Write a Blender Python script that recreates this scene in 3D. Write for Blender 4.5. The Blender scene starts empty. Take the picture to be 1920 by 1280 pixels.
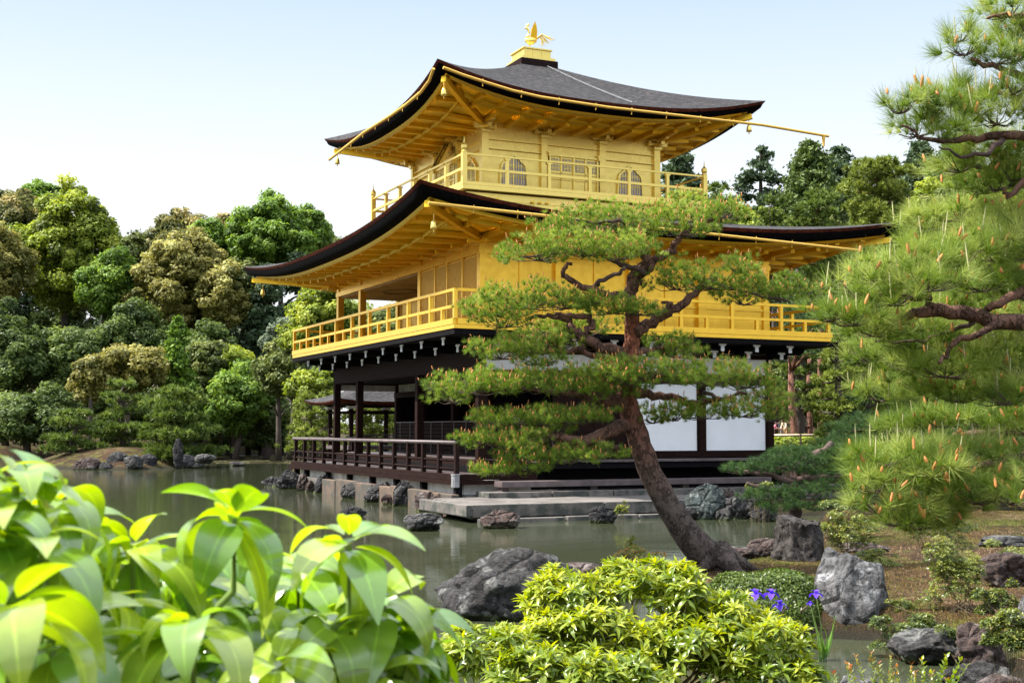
import bpy, math, random
import numpy as np
from mathutils import Matrix, Vector, noise as mnoise
S = bpy.context.scene
R_ = math.radians
# ---------------------------------------------------------------- camera
YAW, PITCH, ROLL, FPX = 0.430137, 0.067817, 0.001123, 2429.29
CAM = np.array([-12.6249, -29.3811, 1.95])
fw = np.array([math.sin(YAW)*math.cos(PITCH), math.cos(YAW)*math.cos(PITCH), math.sin(PITCH)])
rt = np.array([math.cos(YAW), -math.sin(YAW), 0.0])
up = np.cross(rt, fw)
r2 = rt*math.cos(ROLL) + up*math.sin(ROLL)
u2 = -rt*math.sin(ROLL) + up*math.cos(ROLL)
cam_d = bpy.data.cameras.new('camera'); cam = bpy.data.objects.new('camera', cam_d)
S.collection.objects.link(cam); S.camera = cam
cam_d.sensor_width = 36; cam_d.lens = FPX/1920*36
cam_d.clip_start = 0.05; cam_d.clip_end = 3000
cam.matrix_world = Matrix(((r2[0], u2[0], -fw[0], CAM[0]), (r2[1], u2[1], -fw[1], CAM[1]), (r2[2], u2[2], -fw[2], CAM[2]), (0, 0, 0, 1)))
cam_d.dof.use_dof = True; cam_d.dof.focus_distance = 19; cam_d.dof.aperture_fstop = 13
# ---------------------------------------------------------------- world, sun
SUN_EL = 52.0
SUN_DIR2 = np.array([-0.93, 0.36])                 # ground direction towards the sun
SUN_DIR2 = SUN_DIR2/np.linalg.norm(SUN_DIR2)
W = bpy.data.worlds.new('World'); S.world = W; W.use_nodes = True
nt = W.node_tree; nt.nodes.clear()
sky = nt.nodes.new('ShaderNodeTexSky'); sky.sky_type = 'NISHITA'; sky.sun_disc = False
sky.sun_elevation = R_(SUN_EL); sky.sun_rotation = math.atan2(SUN_DIR2[0], SUN_DIR2[1])
sky.air_density = 1.0; sky.dust_density = 4.0; sky.ozone_density = 1.0
bg = nt.nodes.new('ShaderNodeBackground'); bg.inputs[1].default_value = 0.12
# thin high veil of cloud over the blue, denser towards the horizon
tc = nt.nodes.new('ShaderNodeTexCoord'); sep = nt.nodes.new('ShaderNodeSeparateXYZ'); nt.links.new(tc.outputs['Generated'], sep.inputs[0])
mr = nt.nodes.new('ShaderNodeMapRange'); mr.inputs['From Min'].default_value = 0.04; mr.inputs['From Max'].default_value = 0.36
mr.inputs['To Min'].default_value = 1.0; mr.inputs['To Max'].default_value = 0.92
nt.links.new(sep.outputs[2], mr.inputs['Value'])
nz = nt.nodes.new('ShaderNodeTexNoise'); nz.inputs['Scale'].default_value = 1.6; nz.inputs['Detail'].default_value = 5
mp = nt.nodes.new('ShaderNodeMapping'); mp.inputs['Scale'].default_value = (1, 1.4, 4); nt.links.new(tc.outputs['Generated'], mp.inputs[0]); nt.links.new(mp.outputs[0], nz.inputs[0])
ma = nt.nodes.new('ShaderNodeMath'); ma.operation = 'MULTIPLY_ADD'; ma.inputs[1].default_value = 0.12; nt.links.new(nz.outputs[0], ma.inputs[0])
mb_ = nt.nodes.new('ShaderNodeMath'); mb_.operation = 'SUBTRACT'; mb_.inputs[1].default_value = 0.06; mb_.use_clamp = True
nt.links.new(mr.outputs[0], ma.inputs[2]); nt.links.new(ma.outputs[0], mb_.inputs[0])
mx = nt.nodes.new('ShaderNodeMix'); mx.data_type = 'RGBA'; vr = nt.nodes.new('ShaderNodeValToRGB'); ve = vr.color_ramp.elements; ve[0].position = .02; ve[0].color = (.308, .315, .322, 1); ve[1].position = 1; ve[1].color = (.62, .65, .70, 1)
for p_, c_ in ((.17, (.285, .300, .316)), (.33, (.172, .215, .262)), (.60, (.50, .55, .62))): e_ = ve.new(p_); e_.color = (*c_, 1)  # upper stops, out of view, brightened to keep the ambient fill
vs_ = nt.nodes.new('ShaderNodeVectorMath'); vs_.operation = 'SCALE'; vs_.inputs['Scale'].default_value = 10; nt.links.new(sep.outputs[2], vr.inputs[0]); nt.links.new(vr.outputs[0], vs_.inputs[0]); nt.links.new(vs_.outputs[0], mx.inputs[7])
nt.links.new(mb_.outputs[0], mx.inputs[0]); nt.links.new(sky.outputs[0], mx.inputs[6]); nt.links.new(mx.outputs[2], bg.inputs[0])
wo = nt.nodes.new('ShaderNodeOutputWorld'); nt.links.new(bg.outputs[0], wo.inputs[0])
sun_d = bpy.data.lights.new('sun', 'SUN'); sun_d.energy = 3.7; sun_d.angle = R_(0.6); sun_d.color = (1, .95, .86)
sun = bpy.data.objects.new('sun', sun_d); S.collection.objects.link(sun)
sd3 = Vector((SUN_DIR2[0]*math.cos(R_(SUN_EL)), SUN_DIR2[1]*math.cos(R_(SUN_EL)), math.sin(R_(SUN_EL))))
sun.rotation_euler = sd3.to_track_quat('Z', 'Y').to_euler(); sun.location = (-20, 10, 40)
S.view_settings.view_transform = 'Standard'; S.view_settings.look = 'None'
S.view_settings.exposure = 1.66; S.view_settings.gamma = 1.0
S.render.engine = 'CYCLES'
cy = S.cycles; cy.max_bounces = 7; cy.diffuse_bounces = 4; cy.glossy_bounces = 4; cy.transmission_bounces = 3; cy.transparent_max_bounces = 4
cy.use_denoising = True; cy.sample_clamp_indirect = 6; cy.caustics_reflective = False; cy.caustics_refractive = False
cy.use_adaptive_sampling = True
# ---------------------------------------------------------------- pixel -> world helpers (photo pixels, forward distance in m)
def at(px, py, D):
    return CAM + (fw + r2*(px-960)/FPX - u2*(py-640)/FPX)*D
def onz(px, py, z):
    r = fw + r2*(px-960)/FPX - u2*(py-640)/FPX
    return CAM + r*(z-CAM[2])/r[2]
# ---------------------------------------------------------------- object helpers
ROOT = {}
def link(o):
    S.collection.objects.link(o); return o
def tag(o, label=None, cat=None, group=None, kind=None):
    if label: o['label'] = label
    if cat: o['category'] = cat
    if group: o['group'] = group
    if kind: o['kind'] = kind
    return o
def thing(name, loc, label, cat, group=None):
    o = link(bpy.data.objects.new(name, None)); o.location = [float(q) for q in loc]; o.empty_display_size = .3
    ROOT[o.name] = np.array(loc, float)
    return tag(o, label, cat, group)
def mesh(name, V, F, mat, parent=None, smooth=False, attrs=None, loc=None, kind=None):
    """V (n,3) world coordinates (or local when loc given), F (m,k) array or list of faces"""
    V = np.asarray(V, float).reshape(-1, 3)
    if parent is not None:
        org = ROOT.get(parent.name, np.zeros(3))
    else:
        org = np.zeros(3)
    me = bpy.data.meshes.new(name)
    if loc is None: V = V - org
    if isinstance(F, np.ndarray):
        m, k = F.shape
        me.vertices.add(len(V)); me.vertices.foreach_set('co', V.astype(np.float32).ravel())
        me.loops.add(m*k); me.loops.foreach_set('vertex_index', F.astype(np.int32).ravel())
        me.polygons.add(m); me.polygons.foreach_set('loop_start', np.arange(0, m*k, k, dtype=np.int32))
        me.polygons.foreach_set('loop_total', np.full(m, k, dtype=np.int32))
        me.update(calc_edges=True)
    else:
        me.from_pydata([tuple(v) for v in V], [], F)
    if smooth:
        me.polygons.foreach_set('use_smooth', np.ones(len(me.polygons), dtype=bool))
    if attrs:
        for n_, a_ in attrs.items():
            at_ = me.attributes.new(n_, 'FLOAT', 'POINT'); at_.data.foreach_set('value', np.asarray(a_, np.float32))
    if mat is not None: me.materials.append(mat)
    o = link(bpy.data.objects.new(name, me))
    if parent is not None:
        o.parent = parent
        ROOT[o.name] = org.copy()
    if loc is not None:
        o.location = [float(q) for q in (np.array(loc)-org)]
        ROOT[o.name] = np.array(loc, float)
    if kind: o['kind'] = kind
    return o
def clone(o, loc, parent=None, rotz=None):
    c = o.copy(); link(c)
    if parent is not None: c.parent = parent
    p = c.parent
    org = ROOT.get(p.name, np.zeros(3)) if p is not None else np.zeros(3)
    c.location = [float(q) for q in (np.array(loc)-org)]
    ROOT[c.name] = np.array(loc, float)
    if rotz is not None: c.rotation_euler = (0, 0, rotz)
    return c
def copy_tree(o, loc, label=None, rotz=None, scale=None):
    c = o.copy(); link(c); c.location = [float(q) for q in loc]
    if rotz is not None: c.rotation_euler = (0, 0, rotz)
    if scale: c.scale = scale
    if label: c['label'] = label
    for ch in o.children:
        d = ch.copy(); link(d); d.parent = c
        for g in ch.children:
            e = g.copy(); link(e); e.parent = d
    return c
class MB:
    def __init__(s): s.v = []; s.f = []
    def add(s, V, F):
        b = len(s.v); s.v += [tuple(map(float, q)) for q in V]; s.f += [tuple(i+b for i in f) for f in F]; return s
    def box(s, x0, x1, y0, y1, z0, z1):
        V = [(x, y, z) for z in (z0, z1) for y in (y0, y1) for x in (x0, x1)]
        return s.add(V, [(0, 2, 3, 1), (4, 5, 7, 6), (0, 1, 5, 4), (2, 6, 7, 3), (0, 4, 6, 2), (1, 3, 7, 5)])
    def beam(s, p, q, w, h, upv=(0, 0, 1)):
        p, q = np.array(p, float), np.array(q, float); d = q-p; d /= np.linalg.norm(d)
        a = np.cross(d, upv); a /= np.linalg.norm(a); b = np.cross(a, d)
        V = [c+a*sx*w/2+b*sz*h/2 for c in (p, q) for sx, sz in ((-1, -1), (1, -1), (1, 1), (-1, 1))]
        return s.add(V, [(0, 1, 2, 3), (7, 6, 5, 4), (0, 4, 5, 1), (1, 5, 6, 2), (2, 6, 7, 3), (3, 7, 4, 0)])
    def tube(s, pts, rad, n=8, cap=True):
        pts = [np.array(p, float) for p in pts]
        if not hasattr(rad, '__len__'): rad = [rad]*len(pts)
        V = []; ref = np.array([0.13, 0.21, 0.97])
        for i, p in enumerate(pts):
            d = pts[min(i+1, len(pts)-1)]-pts[max(i-1, 0)]; d /= (np.linalg.norm(d)+1e-9)
            if abs(d@ref) > .96: ref = np.array([1., .1, 0])
            a = np.cross(d, ref); a /= np.linalg.norm(a); b = np.cross(d, a)
            for k in range(n):
                t = 2*math.pi*k/n; V.append(p+rad[i]*(a*math.cos(t)+b*math.sin(t)))
        F = [(i*n+k, i*n+(k+1) % n, (i+1)*n+(k+1) % n, (i+1)*n+k) for i in range(len(pts)-1) for k in range(n)]
        if cap: F += [tuple(range(n-1, -1, -1)), tuple((len(pts)-1)*n+k for k in range(n))]
        return s.add(V, F)
    def lathe(s, c, prof, n=12):
        V = [(c[0]+r*math.cos(2*math.pi*k/n), c[1]+r*math.sin(2*math.pi*k/n), c[2]+z) for r, z in prof for k in range(n)]
        F = [(i*n+k, i*n+(k+1) % n, (i+1)*n+(k+1) % n, (i+1)*n+k) for i in range(len(prof)-1) for k in range(n)]
        F += [tuple(range(n-1, -1, -1)), tuple((len(prof)-1)*n+k for k in range(n))]
        return s.add(V, F)
    def prism(s, poly, vec):
        n = len(poly); V = [np.array(p, float) for p in poly]; V = V+[p+np.array(vec, float) for p in V]
        return s.add(V, [tuple(range(n-1, -1, -1)), tuple(range(n, 2*n))]+[(i, (i+1) % n, n+(i+1) % n, n+i) for i in range(n)])
    def build(s, name, mat, parent=None, smooth=False, loc=None, kind=None, bevel=0):
        o = mesh(name, np.array(s.v), s.f, mat, parent, smooth, None, loc, kind)
        if bevel:
            m = o.modifiers.new('b', 'BEVEL'); m.width = bevel; m.segments = 2; m.limit_method = 'ANGLE'
        return o
# ---------------------------------------------------------------- materials
class N:
    def __init__(s, name):
        s.m = bpy.data.materials.new(name); s.m.use_nodes = True; s.t = s.m.node_tree; s.t.nodes.clear()
        s.out = s.t.nodes.new('ShaderNodeOutputMaterial')
    def n(s, typ, inp=None, **kw):
        nd = s.t.nodes.new('ShaderNode'+typ)
        for k, v in kw.items(): setattr(nd, k, v)
        for k, v in (inp or {}).items():
            if isinstance(v, tuple) and len(v) == 2 and hasattr(v[0], 'outputs'): s.t.links.new(v[0].outputs[v[1]], nd.inputs[k])
            elif hasattr(v, 'outputs'): s.t.links.new(v.outputs[0], nd.inputs[k])
            else: nd.inputs[k].default_value = v
        return nd
    def mix(s, f, a, b):
        nd = s.t.nodes.new('ShaderNodeMix'); nd.data_type = 'RGBA'
        for i, v in ((0, f), (6, a), (7, b)):
            if isinstance(v, tuple) and hasattr(v[0], 'outputs'): s.t.links.new(v[0].outputs[v[1]], nd.inputs[i])
            elif hasattr(v, 'outputs'): s.t.links.new(v.outputs[2] if v.bl_idname == 'ShaderNodeMix' else v.outputs[0], nd.inputs[i])
            elif i == 0: nd.inputs[0].default_value = v
            else: nd.inputs[i].default_value = (*v, 1) if len(v) == 3 else v
        return nd
    def ramp(s, f, stops):
        nd = s.n('ValToRGB', {0: f}); el = nd.color_ramp.elements
        while len(el) > 1: el.remove(el[-1])
        el[0].position = stops[0][0]; el[0].color = (*stops[0][1], 1)
        for p, c in stops[1:]:
            e = el.new(p); e.color = (*c, 1)
        return nd
    def noise(s, scale, detail=4, coord='Object', stretch=None, dist=0, rough=.55):
        tc = s.n('TexCoord'); src = (tc, coord)
        if coord == 'Position': src = (s.n('NewGeometry'), 'Position')
        if stretch: src = (s.n('Mapping', {0: src, 'Scale': stretch}), 0)
        return s.n('TexNoise', {'Vector': src, 'Scale': scale, 'Detail': detail, 'Distortion': dist, 'Roughness': rough})
    def bump(s, h, strength=.4, dist=.02):
        return s.n('Bump', {'Height': h, 'Strength': strength, 'Distance': dist})
    def done(s, sh): s.t.links.new(sh.outputs[0], s.out.inputs[0]); return s.m
def col(v): return (*v, 1)
def mat_simple(name, c, rough=.6, metal=0, nscale=6, var=.25, bump=.15, bdist=.01, stretch=None, spec=.5, coord='Object'):
    m = N(name); nz = m.noise(nscale, 5, coord, stretch)
    c1 = tuple(x*(1-var) for x in c); c2 = tuple(min(1, x*(1+var)) for x in c)
    r = m.ramp(nz, [(.3, c1), (.7, c2)])
    b = m.bump(nz, bump, bdist)
    rr = m.n('MapRange', {'Value': nz, 'To Min': rough*.85, 'To Max': min(1, rough*1.15)})
    return m.done(m.n('BsdfPrincipled', {'Base Color': r, 'Roughness': rr, 'Metallic': metal, 'Normal': b, 'Specular IOR Level': spec}))
def mat_gold(name, c=(.95, .60, .12), rough=.26, metal=.8):
    """gold leaf laid in sheets of about 11 cm, each with its own tone and sheen"""
    m = N(name); pos = (m.n('NewGeometry'), 'Position')
    jit = m.n('VectorMath', {0: pos, 1: (.031, .047, .013)}, operation='ADD')
    sn = m.n('VectorMath', {0: (jit, 0), 1: (.109, .109, .109)}, operation='SNAP'); wn = m.n('TexWhiteNoise', {0: (sn, 0)}, noise_dimensions='3D')
    nz = m.noise(2.2, 6, 'Position'); nf = m.noise(14, 4, 'Position')
    c1 = m.mix(nz, tuple(x*.90 for x in c), tuple(min(1, x*1.06) for x in c))
    c2 = m.mix(m.n('Math', {0: (wn, 0), 1: .03}, operation='MULTIPLY'), (c1, 2), (c[0]*.72, c[1]*.55, c[2]*.5))
    rr = m.n('Math', {0: (wn, 0), 1: rough*.22, 2: rough*.9}, operation='MULTIPLY_ADD'); rr.inputs[2].default_value = rough*.9
    h = m.n('Math', {0: (nf, 0), 1: (nz, 0)}, operation='ADD')
    return m.done(m.n('BsdfPrincipled', {'Base Color': (c2, 2), 'Roughness': rr, 'Metallic': metal, 'Normal': m.bump(h, .06, .01)}))
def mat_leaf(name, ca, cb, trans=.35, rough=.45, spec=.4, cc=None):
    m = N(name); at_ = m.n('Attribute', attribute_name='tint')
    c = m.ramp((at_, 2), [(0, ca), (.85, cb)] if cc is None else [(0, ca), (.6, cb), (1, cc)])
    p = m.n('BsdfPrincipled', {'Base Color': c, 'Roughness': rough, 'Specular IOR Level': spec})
    br = m.n('HueSaturation', {'Color': c, 'Saturation': 1.1, 'Value': 1.25, 'Hue': .49})
    t = m.n('BsdfTranslucent', {'Color': br})
    mx = m.n('MixShader', {0: trans, 1: p, 2: t})
    return m.done(mx)
def mat_bark(name, ca, cb, scale=14, cc=None, zmid=None):
    m = N(name)
    pos = (m.n('NewGeometry'), 'Position')
    nzd = m.n('TexNoise', {'Vector': pos, 'Scale': scale*.6, 'Detail': 4})
    mp = m.n('Mapping', {0: pos, 'Scale': (1, 1, .45)})
    wob = m.n('TexNoise', {'Vector': (mp, 0), 'Scale': scale*1.3, 'Detail': 3}); wv = m.n('VectorMath', {0: (wob, 1), 1: (.07, .07, .07)}, operation='MULTIPLY'); ad = m.n('VectorMath', {0: (mp, 0), 1: (wv, 0)}, operation='ADD')
    v = m.n('TexVoronoi', {'Vector': (ad, 0), 'Scale': scale}, feature='DISTANCE_TO_EDGE')
    nb = m.n('TexNoise', {'Vector': pos, 'Scale': scale*.35, 'Detail': 2}); vm = m.n('Math', {0: v, 1: (nb, 0)}, operation='ADD'); vs = m.n('Math', {0: vm, 1: .42}, operation='SUBTRACT')
    h = m.n('Math', {0: vs, 1: 5.0}, operation='MULTIPLY', use_clamp=True)
    base = m.mix(nzd, ca, cb)
    if cc is not None:
        sp = m.n('SeparateXYZ', {0: pos}); f = m.n('MapRange', {'Value': (sp, 2), 'From Min': zmid-.6, 'From Max': zmid+1.1})
        base = m.mix(f, base, cc)
    dk = m.mix(.5, base, (.015, .012, .010)); c = m.mix(h, dk, base)
    hh = m.n('Math', {0: h, 1: (nzd, 0)}, operation='ADD')
    b = m.bump(hh, .9, .03)
    return m.done(m.n('BsdfPrincipled', {'Base Color': (c, 2), 'Roughness': .9, 'Normal': b, 'Specular IOR Level': .2}))
def mat_rock(name, ca, cb, cl=(.32, .32, .30), scale=3.0, moss=.0):
    m = N(name)
    n1 = m.noise(scale, 8, 'Object', rough=.65); n2 = m.noise(scale*9, 8, 'Object', rough=.7); n3 = m.noise(scale*1.7, 5, 'Object', dist=.6)
    base = m.mix(m.ramp(n1, [(.35, (0, 0, 0)), (.65, (1, 1, 1))]), ca, cb)
    lich = m.ramp(n3, [(.52, (0, 0, 0)), (.6, (1, 1, 1))])
    base = m.mix(lich, base, cl)
    spk = m.ramp(n2, [(.40, (.18, .18, .18)), (.56, (1, 1, 1))])
    mul = m.t.nodes.new('ShaderNodeMix'); mul.data_type = 'RGBA'; mul.blend_type = 'MULTIPLY'; mul.inputs[0].default_value = .9
    m.t.links.new(base.outputs[2], mul.inputs[6]); m.t.links.new(spk.outputs[0], mul.inputs[7]); c = mul
    if moss:
        sp = m.n('SeparateXYZ', {0: (m.n('NewGeometry'), 'Position')})
        f = m.n('MapRange', {'Value': (sp, 2), 'From Min': .02, 'From Max': .16, 'To Min': 1, 'To Max': 0})
        f2 = m.n('Math', {0: f, 1: (n3, 0)}, operation='MULTIPLY'); f3 = m.ramp(f2, [(.3, (0, 0, 0)), (.5, (moss, moss, moss))])
        c = m.mix(f3, (c, 2), (.07, .10, .015))
    v = m.n('TexVoronoi', {'Vector': (m.n('TexCoord'), 'Object'), 'Scale': scale*1.4}, feature='DISTANCE_TO_EDGE')
    vr = m.n('Math', {0: v, 1: 8.}, operation='MULTIPLY', use_clamp=True)
    h = m.n('Math', {0: (n1, 0), 1: (n2, 0)}, operation='ADD'); h2 = m.n('Math', {0: (h, 0), 1: (vr, 0)}, operation='MULTIPLY_ADD'); h2.inputs[2].default_value = 0
    h3 = m.n('Math', {0: (h, 0), 1: (vr, 0)}, operation='ADD')
    b = m.bump(h3, 1.0, .09)
    return m.done(m.n('BsdfPrincipled', {'Base Color': (c, 2), 'Roughness': .85, 'Normal': b, 'Specular IOR Level': .3}))
M = {}
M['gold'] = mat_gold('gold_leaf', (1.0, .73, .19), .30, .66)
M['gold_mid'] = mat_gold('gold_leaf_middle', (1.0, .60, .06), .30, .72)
M['gold_warm_bounce'] = mat_gold('gold_leaf_warm_bounce', (1.0, .58, .026), .36, .55)  # deeper orange carries the bounced glow of the eave undersides in its colour
M['gold_lattice'] = mat_gold('gold_lattice', (.80, .50, .10), .5, .7)
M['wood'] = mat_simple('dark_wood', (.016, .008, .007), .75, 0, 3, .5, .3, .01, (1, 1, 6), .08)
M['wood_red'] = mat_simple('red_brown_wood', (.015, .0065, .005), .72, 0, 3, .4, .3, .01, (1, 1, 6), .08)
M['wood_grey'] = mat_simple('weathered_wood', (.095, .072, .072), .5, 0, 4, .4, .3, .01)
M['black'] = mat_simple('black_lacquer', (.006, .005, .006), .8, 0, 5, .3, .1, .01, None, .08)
M['plaster'] = mat_simple('white_plaster', (.84, .85, .88), .8, 0, 2, .04, .05)
M['plaster_old'] = mat_simple('stained_plaster', (.50, .49, .45), .9, 0, 2.5, .35, .3, .02)
M['white_metal'] = mat_simple('white_cap', (.72, .72, .74), .5, 0, 6, .1, .05)
M['painted'] = mat_simple('painted_ceiling', (.55, .34, .20), .8, 0, 1.3, .25, .0)
M['pane'] = mat_simple('window_paper', (.56, .52, .62), .7, 0, 3, .06, .0)
def thatch_mat():
    m = N('bark_thatch'); n1 = m.noise(6.0, 9, 'Object', (1, 1, 7), .5, .78); n2 = m.noise(30, 4, 'Object', (1, 1, 5)); n3 = m.noise(.7, 4, 'Object')
    c = m.ramp(n1, [(.38, (.008, .007, .009)), (.47, (.028, .026, .028)), (.54, (.07, .066, .07)), (.66, (.24, .22, .20))])
    c2 = m.mix(m.ramp(n3, [(.4, (0, 0, 0)), (.7, (.6, .6, .6))]), (c, 0), (.035, .031, .033))
    sp = m.n('SeparateXYZ', {0: (m.n('TexCoord'), 'Object')}); zz_ = m.n('Math', {0: n3, 1: .10}, operation='MULTIPLY'); za = m.n('Math', {0: (sp, 2), 1: (zz_, 0)}, operation='ADD'); fr_ = m.n('Math', {0: m.n('Math', {0: za, 1: 17.}, operation='MULTIPLY')}, operation='FRACT')
    crs = m.ramp(fr_, [(0, (.45, .45, .45)), (.22, (1, 1, 1)), (1, (.85, .85, .85))]); mu = m.t.nodes.new('ShaderNodeMix'); mu.data_type = 'RGBA'; mu.blend_type = 'MULTIPLY'; mu.inputs[0].default_value = .8; m.t.links.new(c2.outputs[2], mu.inputs[6]); m.t.links.new(crs.outputs[0], mu.inputs[7]); c2 = mu
    h = m.n('Math', {0: (n1, 0), 1: (n2, 0)}, operation='ADD'); h = m.n('Math', {0: (h, 0), 1: (fr_, 0)}, operation='ADD')
    return m.done(m.n('BsdfPrincipled', {'Base Color': (c2, 2), 'Roughness': .9, 'Normal': m.bump(h, .9, .05), 'Specular IOR Level': .3}))
M['thatch'] = thatch_mat()
M['thatch_brown'] = mat_simple('thatch_edge_brown', (.085, .022, .014), .9, 0, 8, .6, .5, .02, None, .08)
M['thatch_black'] = mat_simple('thatch_edge_black', (.004, .0035, .004), .9, 0, 12, .6, .5, .02, None, .04)
def slab_mat(name, a, b, cg):
    m = N(name); n1 = m.noise(1.5, 7, 'Position', rough=.65); n2 = m.noise(22, 5, 'Position'); n3 = m.noise(3.5, 4, 'Position')
    c = m.mix(m.ramp(n1, [(.38, (0, 0, 0)), (.6, (1, 1, 1))]), a, b)
    geo = m.n('NewGeometry'); sp = m.n('SeparateXYZ', {0: (geo, 'Normal')}); sz = m.n('SeparateXYZ', {0: (geo, 'Position')})
    side = m.n('Math', {0: (sp, 2), 1: .6}, operation='LESS_THAN'); st = m.n('Math', {0: side, 1: m.ramp(n3, [(.42, (0, 0, 0)), (.58, (1, 1, 1))])}, operation='MULTIPLY')
    c = m.mix(st, (c, 2), cg)
    h = m.n('Math', {0: (n1, 0), 1: (n2, 0)}, operation='ADD')
    return m.done(m.n('BsdfPrincipled', {'Base Color': (c, 2), 'Roughness': .85, 'Normal': m.bump(h, .5, .02)}))
M['slab'] = slab_mat('stone_slab', (.085, .075, .068), (.16, .142, .13), (.045, .05, .042))
M['slab_pink'] = slab_mat('pink_stone', (.07, .05, .038), (.135, .088, .06), (.055, .05, .042))
# ================================================================ GOLDEN PAVILION
GP = thing('golden_pavilion', (4.25, 6, .3), 'three storey pavilion with two gold upper floors over a dark timber floor beside the pond', 'pavilion')
X1, Y1 = 8.6, 12.0                     # plan of the lower storeys
CX, CY = 4.22, 5.95                    # centre of the top storey
def ring(cx, cy, hx, hy, ze_mid, ze_tip, off, dz, n=28, bow=.10, pw=2.6):
    """one loop of eave outline: list of 4*n points"""
    P = []
    for sx, sy, dx, dy in ((-1, -1, 1, 0), (1, -1, 0, 1), (1, 1, -1, 0), (-1, 1, 0, -1)):
        for i in range(n):
            t = -1+2*i/n; u = abs(t)**pw; b = bow*abs(t)**4
            X = hx-off; Y = hy-off
            if dx: x = dx*t*X; y = sy*(Y-bow+b)
            else: y = dy*t*Y; x = sx*(X-bow+b)
            if dx: x *= (X-bow+b)/X
            else: y *= (Y-bow+b)/Y
            P.append((cx+x, cy+y, ze_mid+(ze_tip-ze_mid)*u+dz))
    return np.array(P)
def strips(name, rings, mat, parent, smooth=True, kind=None):
    n = len(rings[0]); V = np.concatenate(rings); F = []
    for j in range(len(rings)-1):
        i = np.arange(n); k = (i+1) % n
        F.append(np.stack([j*n+i, j*n+k, (j+1)*n+k, (j+1)*n+i], 1))
    return mesh(name, V, np.concatenate(F), mat, parent, smooth, kind=kind)
def eave_z(t, mid, tip, pw=2.6): return mid+(tip-mid)*min(1, abs(t))**pw
def curved_roof(cx, cy, hx, hy, mid, tip, ax, ay, ztop, edge, wx, wy, zin, prof, nr_s, nr_e, label):
    """thatched hip roof with upturned corners: top rim half-size ax, ay at ztop; wall half-size wx, wy; soffit meets wall at zin"""
    A = lambda off, dz: ring(cx, cy, hx, hy, mid, tip, off, dz)
    r0 = A(0, 0); rings = [r0]
    n = len(r0); top = ring(cx, cy, ax, ay, ztop, ztop, 0, 0, bow=0)
    for s in np.linspace(0, 1, 19)[1:]:
        p = r0*(1-s)+top*s
        lift = r0[:, 2]-mid
        z = mid+(ztop-mid)*(.90*s+.10*s**prof)+lift*(1-s)**2.3
        p[:, 2] = z; rings.append(p)
    roof = strips('roof', rings, M['thatch'], GP); roof['label'] = label
    e = edge
    strips('eave_edge', [A(0, -.004), A(.015, -.035), A(.05, -.085)], M['thatch_brown'], roof)
    strips('eave_board', [A(.055, -.085), A(.10, -.085-e*.7), A(.16, -.085-e), A(.42, -.09-e)], M['thatch_black'], roof)
    zb = -.09-e
    strips('fascia', [A(.36, zb+.03), A(.38, zb-.085), A(.46, zb-.09), A(.47, zb-.02)], M['gold_mid'], roof, smooth=False)
    # soffit of two tiers
    def S_(off, dz):
        f = (off-.4)/(min(hx-wx, hy-wy)-.4); p = A(off, 0); lift = (p[:, 2]-mid)*(1-f*.85)
        p[:, 2] = (mid+zb-.02)*(1-f)+zin*f+lift+dz; return p
    ov = min(hx-wx, hy-wy); mo = .4+(ov-.4)*.42
    sof = strips('soffit', [S_(.44, 0), S_(mo, 0), S_(mo+.002, -.10), S_(ov+.1, -.10)], M['gold_warm_bounce'], roof, smooth=False)
    # long purlin where the two tiers meet
    strips('purlin', [S_(mo-.05, .0), S_(mo-.05, -.115), S_(mo+.03, -.115), S_(mo+.03, -.08)], M['gold_warm_bounce'], roof, smooth=False)
    def sz(off, t):
        f = (off-.4)/(ov-.4); lift = (tip-mid)*min(1, abs(t))**2.6
        return (mid+zb-.02)*(1-f)+zin*f+lift*(1-f*.85)
    # rafters: first of each tier is built, the rest copied
    sides = [((-1, 0), hy, nr_s, hx), ((0, -1), hx, nr_e, hy), ((1, 0), hy, nr_s, hx), ((0, 1), hx, nr_e, hy)]
    cnt = 0; rest = MB()
    for si, (nrm, half, nr, out) in enumerate(sides):
        for k in range(nr):
            a = (-1+2*(k+.5)/nr)*(half-.5); lim = half-abs(a)          # distance inside the corner
            for tier in (0, 1):
                o0, o1 = ((.50, mo+.05), (mo-.03, ov+.05))[tier]
                o1 = min(o1, lim)
                if o1-o0 < .15: continue
                dz = (-.045, -.15)[tier]
                def pt(off):
                    t = a/(half-off) if half-off > .1 else 0
                    z = sz(off, t)+dz; q = out-.1-off
                    return (cx+nrm[0]*q, cy+a, z) if nrm[0] else (cx+a, cy+nrm[1]*q, z)
                p, q = np.array(pt(o0)), np.array(pt(o1))
                if cnt < 88 and si < 2:
                    b = MB(); b.beam(p-p, q-p, .13, .11); b.build('rafter', M['gold_warm_bounce'], roof, loc=p); cnt += 1
                else: rest.beam(p, q, .13, .11)
    rest.build('far_rafters', M['gold_warm_bounce'], roof, kind='stuff')
    for sx in (-1, 1):
        for sy in (-1, 1):
            p = np.array([cx+sx*(hx-.28), cy+sy*(hy-.28), tip+zb-.17]); q = np.array([cx+sx*(wx), cy+sy*(wy), zin-.10])
            b = MB(); m_ = p*.45+q*.55; m_[2] -= .02
            b.beam(p-p, m_-p, .13, .15); b.beam(m_-p, q-p, .13, .15)
            b.build('hip_rafter', M['gold_warm_bounce'], roof, loc=p)
    return roof
roof3 = curved_roof(CX, CY, 5.05, 5.05, 10.80, 11.37, .50, .50, 12.98, .16, 2.86, 2.86, 10.52, 1.9, 13, 13, 'upper pyramid roof of grey bark with upturned corners')
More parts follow.
